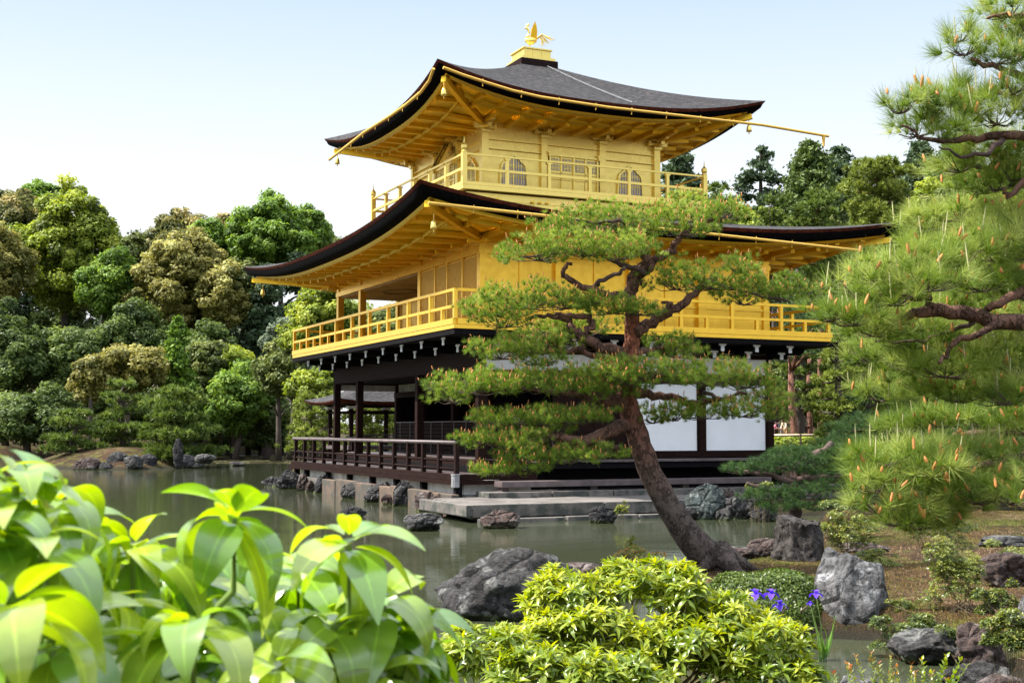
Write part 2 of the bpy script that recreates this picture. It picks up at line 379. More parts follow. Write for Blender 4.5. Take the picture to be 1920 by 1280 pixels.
roof2 = curved_roof(X1/2, Y1/2, X1/2+2.6, Y1/2+2.6, 6.98, 7.50, 3.45, 3.45*1.0, 8.05, .22, X1/2, Y1/2, 6.80, 1.3, 19, 15, 'lower roof of black bark with upturned corners')
# --- top of the upper roof
MB().box(CX-.62, CX+.62, CY-.62, CY+.62, 12.86, 13.13).build('ridge_box', M['wood'], roof3, bevel=.015)
fin = MB(); fin.box(CX-.56, CX+.56, CY-.56, CY+.56, 13.13, 13.22); fin.box(CX-.45, CX+.45, CY-.45, CY+.45, 13.22, 13.47); fin.box(CX-.49, CX+.49, CY-.49, CY+.49, 13.47, 13.51)
for a in (-.15, .15): fin.box(CX+a-.012, CX+a+.012, CY-.462, CY-.45, 13.22, 13.47); fin.box(CX-.462, CX-.45, CY+a-.012, CY+a+.012, 13.22, 13.47)
fin.build('finial_base', M['gold'], roof3)
# lightning cable lying down the slope
def roof3z(s): return 10.80+(12.98-10.80)*(.90*s+.10*s**1.9)
cab = MB()
for i in range(46):
    s = .99-i/45*.93; y = CY-(5.0*(1-s)+.5*s); x = CX+.25+i/45*.55; z = roof3z(s)+.03
    cab.tube([(x-.022, y+.028, z), (x+.022, y-.010, z+.012)], .015, 5)
cab.build('lightning_cable', mat_simple('dull_chain', (.42, .42, .43), .6, 0, 30, .5), roof3)
# --- rain gutters hung below the eaves
def gutter(name, p, q, roof, spout=False, r=.040, path=None):
    g = MB(); p, q = np.array(p), np.array(q); g.tube(path or [p, q], r, 8)
    if path: p, q = np.array(path[0], float), np.array(path[-1], float)
    if spout: g.tube([q-(q-p)/np.linalg.norm(q-p)*.18, q-(q-p)/np.linalg.norm(q-p)*.18+np.array([0, 0, -.32])], [.055, .03], 8)
    o = g.build('gutter', M['gold_lattice'], roof, smooth=False)
    PA = np.array(path if path else [p, q], float); L = np.linalg.norm(q-p); n = int(L/1.1); ax_ = int(abs(q-p)[1] > abs(q-p)[0]); hk = None
    for i in range(1, n):
        c = p+(q-p)*i/n; c[2] = PA[0, 2] if len(PA) < 3 else np.interp(c[ax_], PA[:, ax_], PA[:, 2])
        if len(PA) < 3: c = p+(q-p)*i/n
        if c[0] > 9 and roof is roof3: continue
        if hk is None: h = MB(); h.tube([(0, 0, .07), (0, .02, -.07), (0, .03, -.12)], .011, 4); hk = h.build('gutter_hook', M['gold_lattice'], roof, loc=c)
        else: clone(hk, c, roof)
gutter('g', (4, .72, 10.58), (11.35, .72, 10.50), roof3, True, path=[(-.74, .72, 11.10), (-.2, .72, 10.97), (.5, .72, 10.84), (1.2, .72, 10.72), (2, .72, 10.64), (4, .72, 10.58), (9, .72, 10.60), (11.35, .72, 10.50)])
gutter('g', (0, 0, 0), (0, 0, 1), roof3, path=[(-.98, .78, 11.06), (-.98, 1.1, 10.82), (-.98, 1.7, 10.67), (-.98, 2.8, 10.60), (-.98, 4, 10.58), (-.98, 6.3, 10.60), (-.98, 9.9, 10.46)])
gutter('g', (-2.4, -2.62, 6.98), (9.7, -2.62, 6.62), roof2)
# --- top storey
B3 = 2.8; zf3, zt3 = 8.45, 10.55
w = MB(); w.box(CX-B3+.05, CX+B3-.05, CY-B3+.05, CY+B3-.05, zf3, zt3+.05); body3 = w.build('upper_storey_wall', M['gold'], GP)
for sx, sy, ax in [(0, -1, 0), (-1, 0, 1), (1, 0, 1), (0, 1, 0)]:
    def pos(u, d, z):      # u along the wall, d outwards
        return (CX+sx*(B3+d)+(u if ax == 0 else 0), CY+sy*(B3+d)+(u if ax == 1 else 0), z)
    def bx(mb, u0, u1, d0, d1, z0, z1):
        p, q = pos(u0, d0, z0), pos(u1, d1, z1)
        mb.box(min(p[0], q[0]), max(p[0], q[0]), min(p[1], q[1]), max(p[1], q[1]), z0, z1)
    for k in range(4):
        if ax == 1 and k in (0, 3): continue
        u = (-1+2*k/3)*B3; u = max(-B3+.04, min(B3-.04, u))
        m_ = MB(); bx(m_, u-.10, u+.10, -.12, .05, zf3, 10.22); m_.build('upper_post', M['gold'], GP)
        m_ = MB(); bx(m_, u-.13, u+.13, -.05, .11, 10.16, 10.24); bx(m_, u-.32, u+.32, -.03, .09, 10.27, 10.35); bx(m_, u-.06, u+.06, 0, .38, 10.26, 10.36)
        bx(m_, u-.20, u+.20, -.03, .12, 10.40, 10.47); bx(m_, u-.05, u+.05, .1, .62, 10.40, 10.47)
        for du in (-.28, 0, .28): bx(m_, u+du-.05, u+du+.05, -.04, .12, 10.35, 10.41)
        m_.build('bracket', M['gold'], GP)
    m_ = MB(); bx(m_, -B3, B3, -.1, .03, 9.98, 10.0); bx(m_, -B3, B3, -.1, .035, 9.72, 9.735); bx(m_, -B3, B3, -.1, .04, zf3, zf3+.10); bx(m_, -B3+.001, B3-.001, -.1, .07, 10.47, 10.60)
    m_.build('wall_rail', M['gold'], GP)
    # bell shaped windows in the outer bays
    for u0 in (-1.87, 1.87):
        hw = .40; zb0, zc, za = 8.60, 9.22, 9.60
        prof = [(-hw-.02, zb0), (-hw, zc-.1), (-hw+.02, zc)]
        for a_, z_ in ((-.37, .09), (-.29, .18), (-.25, .19), (-.16, .30), (-.11, .31), (0, .39)): prof.append((a_, zc+z_))
        full = prof+[(-a_, z_) for a_, z_ in prof[-2::-1]]
        m_ = MB(); n = len(full); V = []
        for a_, z_ in full: V.append(pos(u0+a_, -.044, z_))
        pane = mesh('window', np.array(V), [tuple(range(n))], M['pane'], GP)
        fr = MB()
        for i in range(n):
            if i == n-1: continue
            (a0, z0), (a1, z1) = full[i], full[i+1]
            fr.beam(pos(u0+a0, -.02, z0), pos(u0+a1, -.02, z1), .05, .075, upv=(sx, sy, 0.001))
        fr.beam(pos(u0-hw-.04, -.02, zb0), pos(u0+hw+.04, -.02, zb0), .06, .05, upv=(sx, sy, 0.001))
        fr.build('frame', M['gold'], pane)
        lt = MB()
        for j in range(1, 10):
            a_ = -hw+2*hw*j/10; ztop = np.interp(abs(a_), [0, .11, .16, .25, .29, .37, .40], [.38, .30, .29, .18, .17, .08, 0])+zc
            bx(lt, u0+a_-(.02 if j == 5 else .008), u0+a_+(.02 if j == 5 else .008), -.04, -.02, zb0, ztop)
        for z_ in (8.68, 8.72, 8.98, 9.02, 9.28, 9.32): bx(lt, u0-hw+.02, u0+hw-.02, -.042, -.022, z_, z_+.012)
        lt.build('lattice', M['gold'], pane)
    # double doors in the middle bay
    d = MB(); bx(d, -.78, .78, -.05, -.005, zf3+.1, 9.68); door = d.build('door', M['gold'], GP)
    d = MB()
    for u_ in (-.78, -.02, .74): bx(d, u_, u_+.05, -.02, .05, zf3+.1, 9.7)
    bx(d, -.86, .86, -.02, .055, 9.68, 9.74)
    for u_ in (-.76, 0.02):
        for z_ in (8.62, 9.02, 9.2): bx(d, u_+.03, u_+.70, -.02, .03, z_, z_+.035)
        bx(d, u_+.35, u_+.385, -.02, .03, zf3+.1, 9.68)
    for u_ in (-.80, .80): bx(d, u_-.06, u_+.06, -.02, .12, 9.74, 9.80); bx(d, u_-.03, u_+.03, .06, .12, 9.65, 9.74)
    d.build('door_frame', M['gold'], door)
    g = MB(); gl = MB()
    for u_ in (-.72, -.34, .07, .45):
        bx(g, u_, u_+.28, -.03, .002, 9.28, 9.63)
        for j in range(1, 6): bx(gl, u_+.28*j/6-.008, u_+.28*j/6+.008, 0, .018, 9.28, 9.63)
        for z_ in (9.35, 9.45, 9.55): bx(gl, u_, u_+.28, 0, .016, z_, z_+.012)
    g.build('door_pane', M['pane'], door); gl.build('door_lattice', M['gold'], door)
# --- top balcony
HB = 3.84
b = MB(); b.box(CX-HB, CX+HB, CY-HB, CY+HB, 8.33, 8.45); b.build('upper_balcony_floor', M['gold'], GP, bevel=.01)
HS = 3.66
b = MB(); b.box(CX-HS, CX+HS, CY-HS, CY+HS, 7.3, 8.30); sk = b.build('balcony_skirt', M['gold'], GP)
b = MB(); e = HS+.02; b.box(CX-e, CX+e, CY-e, CY+e, 8.10, 8.125); b.build('skirt_rail', M['gold'], sk)
proto = None
for k in range(5):
    for sd in (0, 1):
        u = -3.0+1.5*k
        b = MB()
        for du in (-.22, 0, .22): b.box(du-.05, du+.05, -.10, 0, .02, .045); b.box(du-.01, du+.01, -.09, -.07, .045, .09)
        b.tube([(-.24, -.07, .0), (-.18, -.08, -.09), (0, -.09, -.14), (.18, -.08, -.12)], .012, 5)
        if proto is None: proto = b.build('skirt_bracket', M['gold_warm_bounce'], sk, loc=(CX+u, CY-HS, 8.1))
        elif sd == 0: clone(proto, (CX+u, CY-HS, 8.1))
        else: clone(proto, (CX-HS, CY+u, 8.1), rotz=-math.pi/2)
if True:      # railing of the top balcony
    zb0 = 8.45; H = HB-.06
    npost = MB(); npost.box(-.065, .065, -.065, .065, 0, .88); npost.lathe((0, 0, .88), [(.085, 0), (.085, .03), (.06, .05), (.085, .10), (.09, .18), (.05, .22), (.02, .26), (.012, .36), (.003, .42)], 10)
    first = None
    for sx in (-1, 1):
        for sy in (-1, 1):
            p = (CX+sx*H, CY+sy*H, zb0)
            if first is None: first = npost.build('newel_post', M['gold'], GP, loc=p)
            else: clone(first, p)
    fp = None
    for ax in (0, 1):
        for sg in (-1, 1):
            for z_, w_, h_ in ((zb0+.05, .11, .09), (zb0+.45, .06, .07), (zb0+.84, .05, .045)):
                r = MB()
                if ax == 0: r.beam((CX-H+.05, CY+sg*H, z_), (CX+H-.05, CY+sg*H, z_), w_, h_)
                else: r.beam((CX+sg*H, CY-H+.05, z_), (CX+sg*H, CY+H-.05, z_), w_, h_)
                r.build('balcony_rail', M['gold'], GP)
            for k in range(1, 6):
                u = -H+2*H*k/6; p = (CX+u, CY+sg*H, zb0) if ax == 0 else (CX+sg*H, CY+u, zb0)
                if fp is None:
                    q = MB(); q.box(-.045, .045, -.045, .045, .06, .74); q.prism([(-.04, -.05, .74), (.04, -.05, .74), (.10, -.05, .80), (-.10, -.05, .80)], (0, .1, 0))
                    fp = q.build('balustrade_post', M['gold'], GP, loc=p)
                else: clone(fp, p)
# --- middle storey
zf2, zc2 = 4.40, 6.78
w = MB()
w.box(.02, X1-.02, .02, 4.27, zf2, zc2+.1)                               # closed part
w.box(2.13, X1-.02, 4.27, Y1-.02, zf2, zc2+.1)
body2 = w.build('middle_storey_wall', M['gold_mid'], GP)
MB().box(.05, 2.13, 4.27, Y1-.02, 6.28, 6.34).build('painted_ceiling', M['painted'], GP)
for k, (cy_, rx) in enumerate(((6.2, .42), (9.0, .5))):
    pts = [(1.1+rx*math.cos(t_/16*2*math.pi), cy_+rx*1.5*math.sin(t_/16*2*math.pi), 6.272) for t_ in range(17)]
    rg = MB(); rg.tube(pts, .018, 4); rg.build('ceiling_painting', M.setdefault('faded', mat_simple('faded_paint', (.20, .15, .10), .9)), GP)
pst = None
for (x, y) in ((0.06, .06), (.06, 4.27), (.06, 9.6), (.06, Y1-.06), (2.13, .0), (4.27, .0), (6.4, .0), (X1-.06, .06), (X1-.06, Y1-.06), (2.13, Y1-.06), (4.27, Y1-.02), (6.4, Y1-.02), (2.10, 9.6), (2.10, 6.4)):
    if pst is None: q = MB(); q.box(-.1, .1, -.1, .1, 0, zc2-zf2); pst = q.build('gold_post', M['gold_mid'], GP, loc=(x, y, zf2))
    else: clone(pst, (x, y, zf2))
b = MB()
for z0, z1, d in ((6.32, 6.46, .125), (6.62, 7.0, .13)):
    b.box(-d+.06, X1+d-.06, -d+.06, -d+.13, z0, z1); b.box(-d+.06, -d+.13, -d+.131, Y1+d-.06, z0, z1)
    b.box(X1+d-.13, X1+d-.06, -d+.131, Y1+d-.06, z0, z1); b.box(-d+.131, X1+d-.131, Y1+d-.13, Y1+d-.06, z0, z1)
b.build('tie_beam', M['gold_mid'], GP)
b = MB(); b.box(.0, .04, 4.3, Y1-.06, 6.35, 7.0); b.box(.05, 2.1, Y1-.06, Y1-.02, 6.35, 7.0); b.box(.05, X1-.05, .05, Y1-.1, 7.0, 7.04); b.build('frieze_board', M['gold_warm_bounce'], GP)
b = MB()
for x in (1.07, 3.2, 5.33, 7.5): b.box(x-.02, x+.02, -.012, .03, zf2, 6.32)
b.box(.1, X1-.1, -.02, .03, 5.18, 5.25); b.build('wall_batten', M['gold_mid'], body2)
# horizontal slatted shutters on the south wall
sh = MB()
for j in range(58): z_ = 4.5+j*.031; sh.box(-.012, .03, .16, 4.17, z_, z_+.014)
sh.build('shutter', M['gold_lattice'], body2)
for y_ in (1.15, 2.2, 3.1): MB().box(-.03, .03, y_-.03, y_+.03, zf2, 6.32).build('shutter_frame', M['gold_mid'], body2)
sh = MB()
for j in range(58): z_ = 4.5+j*.031; sh.box(.3, 2.1, 4.272, 4.30, z_, z_+.014)
for y_ in np.arange(4.5, 11.9, .9): sh.box(2.09, 2.128, y_, y_+.05, zf2, 6.3)
for j in range(50): z_ = 4.5+j*.036; sh.box(2.11, 2.129, 4.4, 11.9, z_, z_+.014)
sh.build('inner_shutter', M['gold_lattice'], body2)
# bracket ornaments under the eaves of the middle storey
for (nx, ny, cs) in ((-1, 0, np.arange(.0, 12.1, 1.09)), (0, -1, np.arange(0, 8.7, 1.07))):
    for c_ in cs:
        q = MB(); q.box(-.06, .06, -.28, .02, -.08, 0); q.box(-.14, .14, -.10, .02, .0, .06)
        q.tube([(0, -.27, -.10), (0, -.27, -.02)], .035, 6)
        p = (-.07, c_, 6.66) if nx else (c_, -.07, 6.66)
        o = q.build('eave_bracket', M['gold_warm_bounce'], GP, loc=p)
        if nx: o.rotation_euler = (0, 0, -math.pi/2)
# --- middle balcony
BB = 1.2
b = MB(); b.box(-BB, X1+BB, -BB, Y1+BB, 4.33, 4.42); b.build('middle_balcony_floor', M['gold_mid'], GP)
b = MB(); b.box(-BB+.02, X1+BB+.25, -BB+.02, Y1+BB+.12, 4.20, 4.328); b.build('balcony_joist', M['black'], GP)
T = -BB+.05; XE, YE = X1+BB-.05, Y1+BB-.05
for z_, w_, h_, nm in ((4.50, .12, .14, 1), (4.86, .07, .07, 1), (5.25, .08, .07, 1)):
    for p, q in (((T, T, z_), (T, YE+.1, z_)), ((T+.05, T, z_), (XE+.1, T, z_)), ((XE, T, z_), (XE, YE, z_)), ((T, YE, z_), (XE, YE, z_))):
        b = MB(); b.beam(p, q, w_, h_); b.build('balcony_rail', M['gold_mid'], GP)
tall = shrt = None
def bal_posts(p, q, n):
    global tall, shrt
    p, q = np.array(p, float), np.array(q, float)
    for k in range(2*n+1):
        c = p+(q-p)*k/(2*n)
        if k % 2 == 0:
            if tall is None: m_ = MB(); m_.box(-.045, .045, -.045, .045, .15, .84); tall = m_.build('baluster', M['gold_mid'], GP, loc=c)
            else: clone(tall, c)
        else:
            if shrt is None: m_ = MB(); m_.box(-.04, .04, -.04, .04, .15, .44); shrt = m_.build('short_baluster', M['gold_mid'], GP, loc=c)
            else: clone(shrt, c)
bal_posts((T, T, 4.42), (T, YE, 4.42), 9); bal_posts((T+1.55, T, 4.42), (XE, T, 4.42), 6)
bal_posts((T+1.6, YE, 4.42), (XE, YE, 4.42), 6); bal_posts((XE, T+1.6, 4.42), (XE, YE-1.6, 4.42), 8)
# --- lower storey: beams, brackets
b = MB(); zA, zB = 3.42, 3.98
b.box(-.10, .10, -.12, Y1+.12, zA+.06, zB); b.build('header_beam', M['wood_red'], GP, bevel=.01)
b = MB(); b.box(.101, X1+.1, -.08, .08, 3.86, 3.98); b.box(.101, X1+.1, -.07, .07, 3.18, 3.44); b.box(X1-.08, X1+.08, .09, Y1+.1, zA, 3.98); b.box(.11, X1-.1, Y1-.08, Y1+.08, zA, 3.98); b.box(.09, .095, .1, .2, 3.0, 3.1)
b.build('tie_beam', M['wood'], GP)
b = MB(); b.box(-.12, .0, 0, Y1, 3.985, 4.03); b.box(-.10, .08, -.11, Y1+.1, 3.44, 3.478); b.build('beam_trim', M['wood'], GP)
b = MB(); b.box(.02, X1-.02, -.02, .02, 3.99, 4.2); b.box(-.02, .018, -.02, Y1, 3.99, 4.2); b.box(.105, X1-.09, -.015, .02, 3.44, 3.86)
b.build('plaster_band', M['plaster'], GP)
b = MB(); b.box(2.11, 2.16, .05, Y1, 3.19, 3.44); b.box(.1, 2.11, Y1-.02, Y1, 3.22, 3.42); b.build('inner_plaster_band', M['plaster_old'], GP)
def bracket_set(c, n, rotz, protos=[None]):
    pass
arm0 = cap0 = None
for (nx, ny, cs) in ((-1, 0, np.linspace(-.0, Y1, 9)), (0, -1, np.linspace(1.07, X1, 8)), (1, 0, np.linspace(0, Y1, 9))):
    for c_ in cs:
        p = (-.0, c_, 4.2) if nx == -1 else ((c_, 0, 4.2) if ny else (X1, c_, 4.2)); rz = -math.pi/2 if nx == -1 else (0 if ny else math.pi/2)
        if arm0 is None:
            q = MB(); q.box(-.08, .08, -.98, .0, -.15, -.005); q.box(-.075, .075, -.60, 0, -.31, -.15)
            # cloud-shaped board hanging between the arms
            q.prism([(.10, -.16, 0), (1.10, -.16, 0), (1.10, -.16, -.10), (.95, -.16, -.20), (.25, -.16, -.20), (.10, -.16, -.12)], (0, .05, 0))
            arm0 = q.build('bracket_arm', M['black'], GP, loc=p); arm0.rotation_euler = (0, 0, rz)
            cap0 = []
            for yy, zz in ((-.98, -.15), (-.60, -.31)):
                V = [(x_, yy-d_, zz+z_) for d_ in (.002, .025) for x_, z_ in ((-.05, -.05), (.05, -.05), (.05, .08), (.11, .10), (.11, .14), (-.11, .14), (-.11, .10), (-.05, .08))]
                c_o = mesh('white_cap', np.array(V), [tuple(range(8)), tuple(range(15, 7, -1))]+[(i, i+8, (i+1) % 8+8, (i+1) % 8) for i in range(8)], M['white_metal'], arm0, loc=p); c_o.location = (0, 0, 0); cap0.append(c_o)
        else:
            o = clone(arm0, p, GP); o.rotation_euler = (0, 0, rz); [setattr(link(c_o.copy()), 'parent', o) for c_o in cap0]
# columns
pc = None
for (x, y) in ((0, 0), (0, 4.27), (0, 9.6), (0, Y1), (2.13, 0), (4.27, 0), (6.4, 0), (X1, 0), (2.13, Y1), (X1, Y1), (4.27, Y1), (6.4, Y1), (X1, 4.27), (X1, 8.5), (2.13, 4.27), (2.13, 9.6), (2.13, 6.9)):
    if pc is None: q = MB(); q.box(-.10, .10, -.10, .10, 0, 2.27); pc = q.build('timber_post', M['wood_red'], GP, loc=(x, y, 1.18), bevel=.01)
    else: clone(pc, (x, y, 1.18))
# floors and steps
b = MB(); b.box(-.12, X1+.12, 0-.12, Y1+.12, 1.06, 1.195)
fl = b.build('room_floor', M['wood_red'], GP)
b = MB()
for i in range(8): b.box(.15+i*.25, .15+i*.25+.243, -.1, Y1, 1.2, 1.212)
b.build('floorboards', M['wood_grey'], fl)
def planks(x0, x1, y0, y1, z, along, w, mat, name, parent, th=.045):
    b = MB(); k = 0
    a0, a1 = (y0, y1) if along == 'x' else (x0, x1)
    while a0+k*w < a1-.01:
        s0, s1 = a0+k*w, min(a0+(k+1)*w-.006, a1); dz = random.uniform(-.002, .002)
        if along == 'x': b.box(x0, x1, s0, s1, z-th+dz, z+dz)
        else: b.box(s0, s1, y0, y1, z-th+dz, z+dz)
        k += 1
    return b.build(name, mat, parent)
random.seed(3)
eng = planks(1.0, 9.65, -1.15, -.125, 1.20, 'y', .16, M['wood_grey'], 'side_veranda', GP)
b = MB(); b.box(1.0, 9.65, -1.10, -.98, 1.0, 1.15); b.box(1.0, 9.65, -.6, -.5, 1.0, 1.15); b.build('veranda_joist', M['black'], GP)
b = MB(); b.box(.3, 8.6, -.55, -.5, .45, 1.0); b.build('veranda_back', M['black'], GP)
b = MB(); b.box(-.2, 7.4, -1.75, -1.30, .60, .74); stp = b.build('step_board', M['wood_grey'], GP, bevel=.01)
for x in (-.05, 2.3, 4.9, 7.2): q = MB(); q.box(x-.09, x+.09, -1.62, -1.42, .42, .598); q.build('step_leg', M['wood_grey'], stp)
dk = planks(-1.1, -.125, -1.1, 13.2, .88, 'y', .14, M['wood_grey'], 'deck', GP)
b = MB(); b.box(-1.16, -1.101, -1.16, 13.4, .76, .90); b.box(-1.10, 1.0, -1.16, -1.101, .76, .90); b.box(-1.2, -1.14, -1.2, 13.6, .66, .755); b.box(-1.139, 1.0, -1.2, -1.14, .66, .755); b.box(-1.0, -.85, -1.0, 13.2, .64, .83)
b.build('deck_edge', M['wood_red'], dk)
b = MB(); b.box(-.14, -.125, -.1, Y1, .7, 1.06); b.build('deck_riser', M['black'], GP)
dp = None
for y in (13.1, 11.9, 9.5, 7.3, 5.2, 3.2, 1.2, -1.05):
    if dp is None: q = MB(); q.box(-.08, .08, -.08, .08, 0, .50); dp = q.build('deck_leg', M['black'], GP, loc=(-1.02, y, .16))
    else: clone(dp, (-1.02, y, .16))
b = MB(); b.lathe((-1.12, -1.14, .60), [(.10, 0), (.10, .28), (.11, .28), (.11, .31)], 12); b.build('post_cap', mat_simple('grey_cap', (.22, .22, .23), .5, 0, 6, .3), GP)
# dark railing
for z_, r_ in ((1.64, .05), (1.22, .03), (1.02, .03)):
    b = MB(); b.tube([(-1.06, -1.0 if z_ > 1.5 else -1.1, z_), (-1.06, 13.5, z_)], r_, 7)
    if z_ < 1.5: b.tube([(-1.06, 13.1, z_), (1.0, 13.1, z_)], r_, 7)
    else: b.tube([(-1.06, 13.1, z_), (1.0, 13.1, z_)], r_, 7)
    b.build('deck_rail', M['wood_grey'] if z_ > 1.5 else M['wood_red'], GP, smooth=True)
rp = None
for k in range(14):
    y = -1.06+k*(14.2/13)
    if rp is None: q = MB(); q.box(-.05, .05, -.05, .05, 0, .74); rp = q.build('rail_post', M['wood'], GP, loc=(-1.06, y, .89))
    else: clone(rp, (-1.06, y, .89))
for x in (-.1, .9): clone(rp, (x, 13.1, .89))
MB().box(-.125, 1.2, Y1+.125, 13.2, .83, .88).build('west_deck', M['wood_grey'], GP)
# low board wall and dark interior behind the open veranda
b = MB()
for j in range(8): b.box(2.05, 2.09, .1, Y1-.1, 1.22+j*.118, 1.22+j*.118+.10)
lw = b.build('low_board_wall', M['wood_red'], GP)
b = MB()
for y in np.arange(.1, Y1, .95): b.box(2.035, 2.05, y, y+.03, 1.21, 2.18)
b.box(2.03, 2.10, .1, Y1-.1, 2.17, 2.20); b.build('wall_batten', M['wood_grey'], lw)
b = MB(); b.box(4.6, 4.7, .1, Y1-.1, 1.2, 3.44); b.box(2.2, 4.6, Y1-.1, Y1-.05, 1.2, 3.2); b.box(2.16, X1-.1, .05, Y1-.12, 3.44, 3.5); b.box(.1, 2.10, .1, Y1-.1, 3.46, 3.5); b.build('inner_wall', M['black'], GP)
b = MB(); b.box(1.95, 2.03, .1, Y1-.1, 3.0, 3.18); b.build('inner_beam', M['wood_red'], GP)
# east face: dark doors then white panels
b = MB(); b.box(2.23, 4.17, -.03, .02, 1.37, 3.18); ed = b.build('timber_door', M['wood_red'], GP)
b = MB()
for x in (2.7, 3.18, 3.66): b.box(x-.03, x+.03, -.06, -.031, 1.37, 3.18)
for z_ in (1.9, 2.5): b.box(2.24, 4.16, -.055, -.032, z_, z_+.05)
b.build('door_batten', M['wood'], ed)
for x0, x1 in ((4.37, 6.3), (6.5, 8.5)):
    b = MB(); b.box(x0+.04, x1-.04, -.02, .02, 1.40, 3.16); pn = b.build('white_panel', M['plaster'], GP)
    b = MB(); b.box(x0, x0+.04, -.05, .02, 1.36, 3.18); b.box(x1-.04, x1, -.05, .02, 1.36, 3.18); b.box(x0+.04, x1-.04, -.05, .02, 1.36, 1.40); b.box(x0+.04, x1-.04, -.05, .02, 3.16, 3.18); b.build('panel_frame', M['wood_red'], pn)
b = MB(); b.box(.1, X1+.14, -.13, -.101, 1.22, 1.36); b.box(X1-.02, X1+.02, .1, Y1-.1, 1.2, 3.42); b.build('sill', M['wood_red'], GP)
b = MB(); b.box(-.35, 8.9, -.3, Y1+.6, .30, .72); b.build('plinth', M['plaster_old'], GP)
# bells at the roof corners
bell = None
BL = [(-.55, 1.15, 10.72, 'gold bell hanging under the near corner of the top roof'), (-.5, 10.6, 10.72, 'gold bell hanging under the left corner of the top roof'), (8.9, 1.2, 10.72, 'gold bell hanging under the right corner of the top roof'),
      (-2.05, -2.05, 6.72, 'gold bell hanging under the near corner of the lower roof'), (-2.05, 14.0, 6.72, 'gold bell hanging under the far left corner of the lower roof'), (10.6, -2.05, 6.74, 'gold bell hanging under the right corner of the lower roof')]
for x, y, z, lb in BL:
    if bell is None:
        bell = thing('wind_bell', (x, y, z), lb, 'bell', 'wind bells under the roof corners'); q = MB(); q.lathe((x, y, z-.22), [(.085, 0), (.075, .05), (.065, .13), (.04, .19), (.01, .21)], 10); q.build('bell_body', M['gold'], bell, smooth=True)
        q = MB(); q.tube([(x, y, z-.02), (x, y, z+.14)], .012, 5); q.tube([(x, y, z-.3), (x, y, z-.2)], .015, 5); q.build('hook', M['gold_lattice'], bell)
    else: copy_tree(bell, (x, y, z), lb)
# name plaque on the south eaves
pq = thing('name_plaque', (CX-B3-.25, CY+.0, 9.95), 'small tilted black plaque with gold characters hung under the top eaves', 'sign')
def tilt(o): o.rotation_euler = (0, R_(28), 0)
c0 = np.array([CX-B3-.24, CY-.35, 10.0])
q = MB(); q.box(-.02, .02, -.26, .26, -.42, .42); bo = q.build('board', M['black'], pq, loc=c0); tilt(bo)
q = MB()
for y0, y1, z0, z1 in ((-.33, -.26, -.46, .46), (.26, .33, -.46, .46), (-.26, .26, .42, .49), (-.26, .26, -.49, -.42)): q.box(-.04, .03, y0, y1, z0, z1)
o = q.build('frame', M['gold'], pq, loc=c0); tilt(o)
for i, ch in enumerate('究竟頂'):
    tcv = bpy.data.curves.new('characters', 'FONT'); tcv.body = ch; tcv.size = .27; tcv.extrude = .006; tcv.align_x = 'CENTER'; tcv.align_y = 'CENTER'
    tmp = link(bpy.data.objects.new('tmp', tcv)); tcv.materials.append(M['gold_warm_bounce']); cme = bpy.data.meshes.new_from_object(tmp.evaluated_get(bpy.context.evaluated_depsgraph_get())); bpy.data.objects.remove(tmp)
    to = link(bpy.data.objects.new('character', cme))
    to.parent = bo; ROOT[to.name] = c0
    to.matrix_local = Matrix.Translation((-.028, 0, .26-.26*i)) @ Matrix(((0, 0, -1, 0), (-1, 0, 0, 0), (0, 1, 0, 0), (0, 0, 0, 1)))
q = MB(); q.tube([(c0[0]+.15, CY-.55, 10.36), (c0[0]+.2, CY-.55, 10.5)], .02, 5); q.tube([(c0[0]+.15, CY-.15, 10.36), (c0[0]+.2, CY-.15, 10.5)], .02, 5); q.build('hanger', M['gold'], pq)
# phoenix on the finial (local frame: s = direction the tail points in the picture, to the right)
ph = thing('phoenix_statue', (CX, CY, 13.51), 'gold phoenix statue with raised wings standing on the roof top', 'statue')
tl = np.array([.909, -.416, 0]); sd_ = np.array([.416, .909, 0]); zz = np.array([0, 0, 1.])
def pp(a, h, s=0): return np.array([CX, CY, 13.51])+tl*a+zz*h+sd_*s
q = MB()
q.tube([pp(-.17, .46), pp(-.14, .40), pp(-.06, .35), pp(.05, .36), pp(.14, .40), pp(.18, .42)], [.02, .085, .125, .12, .07, .03], 10)
q.tube([pp(-.12, .42), pp(-.09, .52), pp(-.07, .62), pp(-.09, .72), pp(-.14, .76)], [.08, .05, .032, .035, .05], 9)
q.tube([pp(-.12, .77), pp(-.15, .77), pp(-.22, .745)], [.05, .045, .006], 8)
q.prism([pp(-.15, .80, -.008), pp(-.09, .80, -.008), pp(-.04, .86, -.008), pp(-.10, .90, -.008), pp(-.15, .87, -.008)], sd_*.016)
q.build('body', M['gold'], ph, smooth=True)
for s_ in (-.07, .07):
    q = MB()
    q.prism([pp(-.03, .42, s_), pp(.17, .40, s_), pp(.19, .62, s_*1.6), pp(.16, .80, s_*2), pp(.12, .93, s_*2.2), pp(.06, .80, s_*2), pp(.0, .68, s_*1.5)], sd_*.02); q.build('wing', M['gold_warm_bounce'], ph)
    q = MB(); q.tube([pp(-.03, .33, s_*.5), pp(-.05, .16, s_*.5), pp(-.05, .02, s_*.5)], [.03, .016, .016], 6); q.tube([pp(-.12, .012, s_*.5), pp(.03, .012, s_*.5)], .016, 5); q.build('leg', M['gold'], ph)
q = MB()
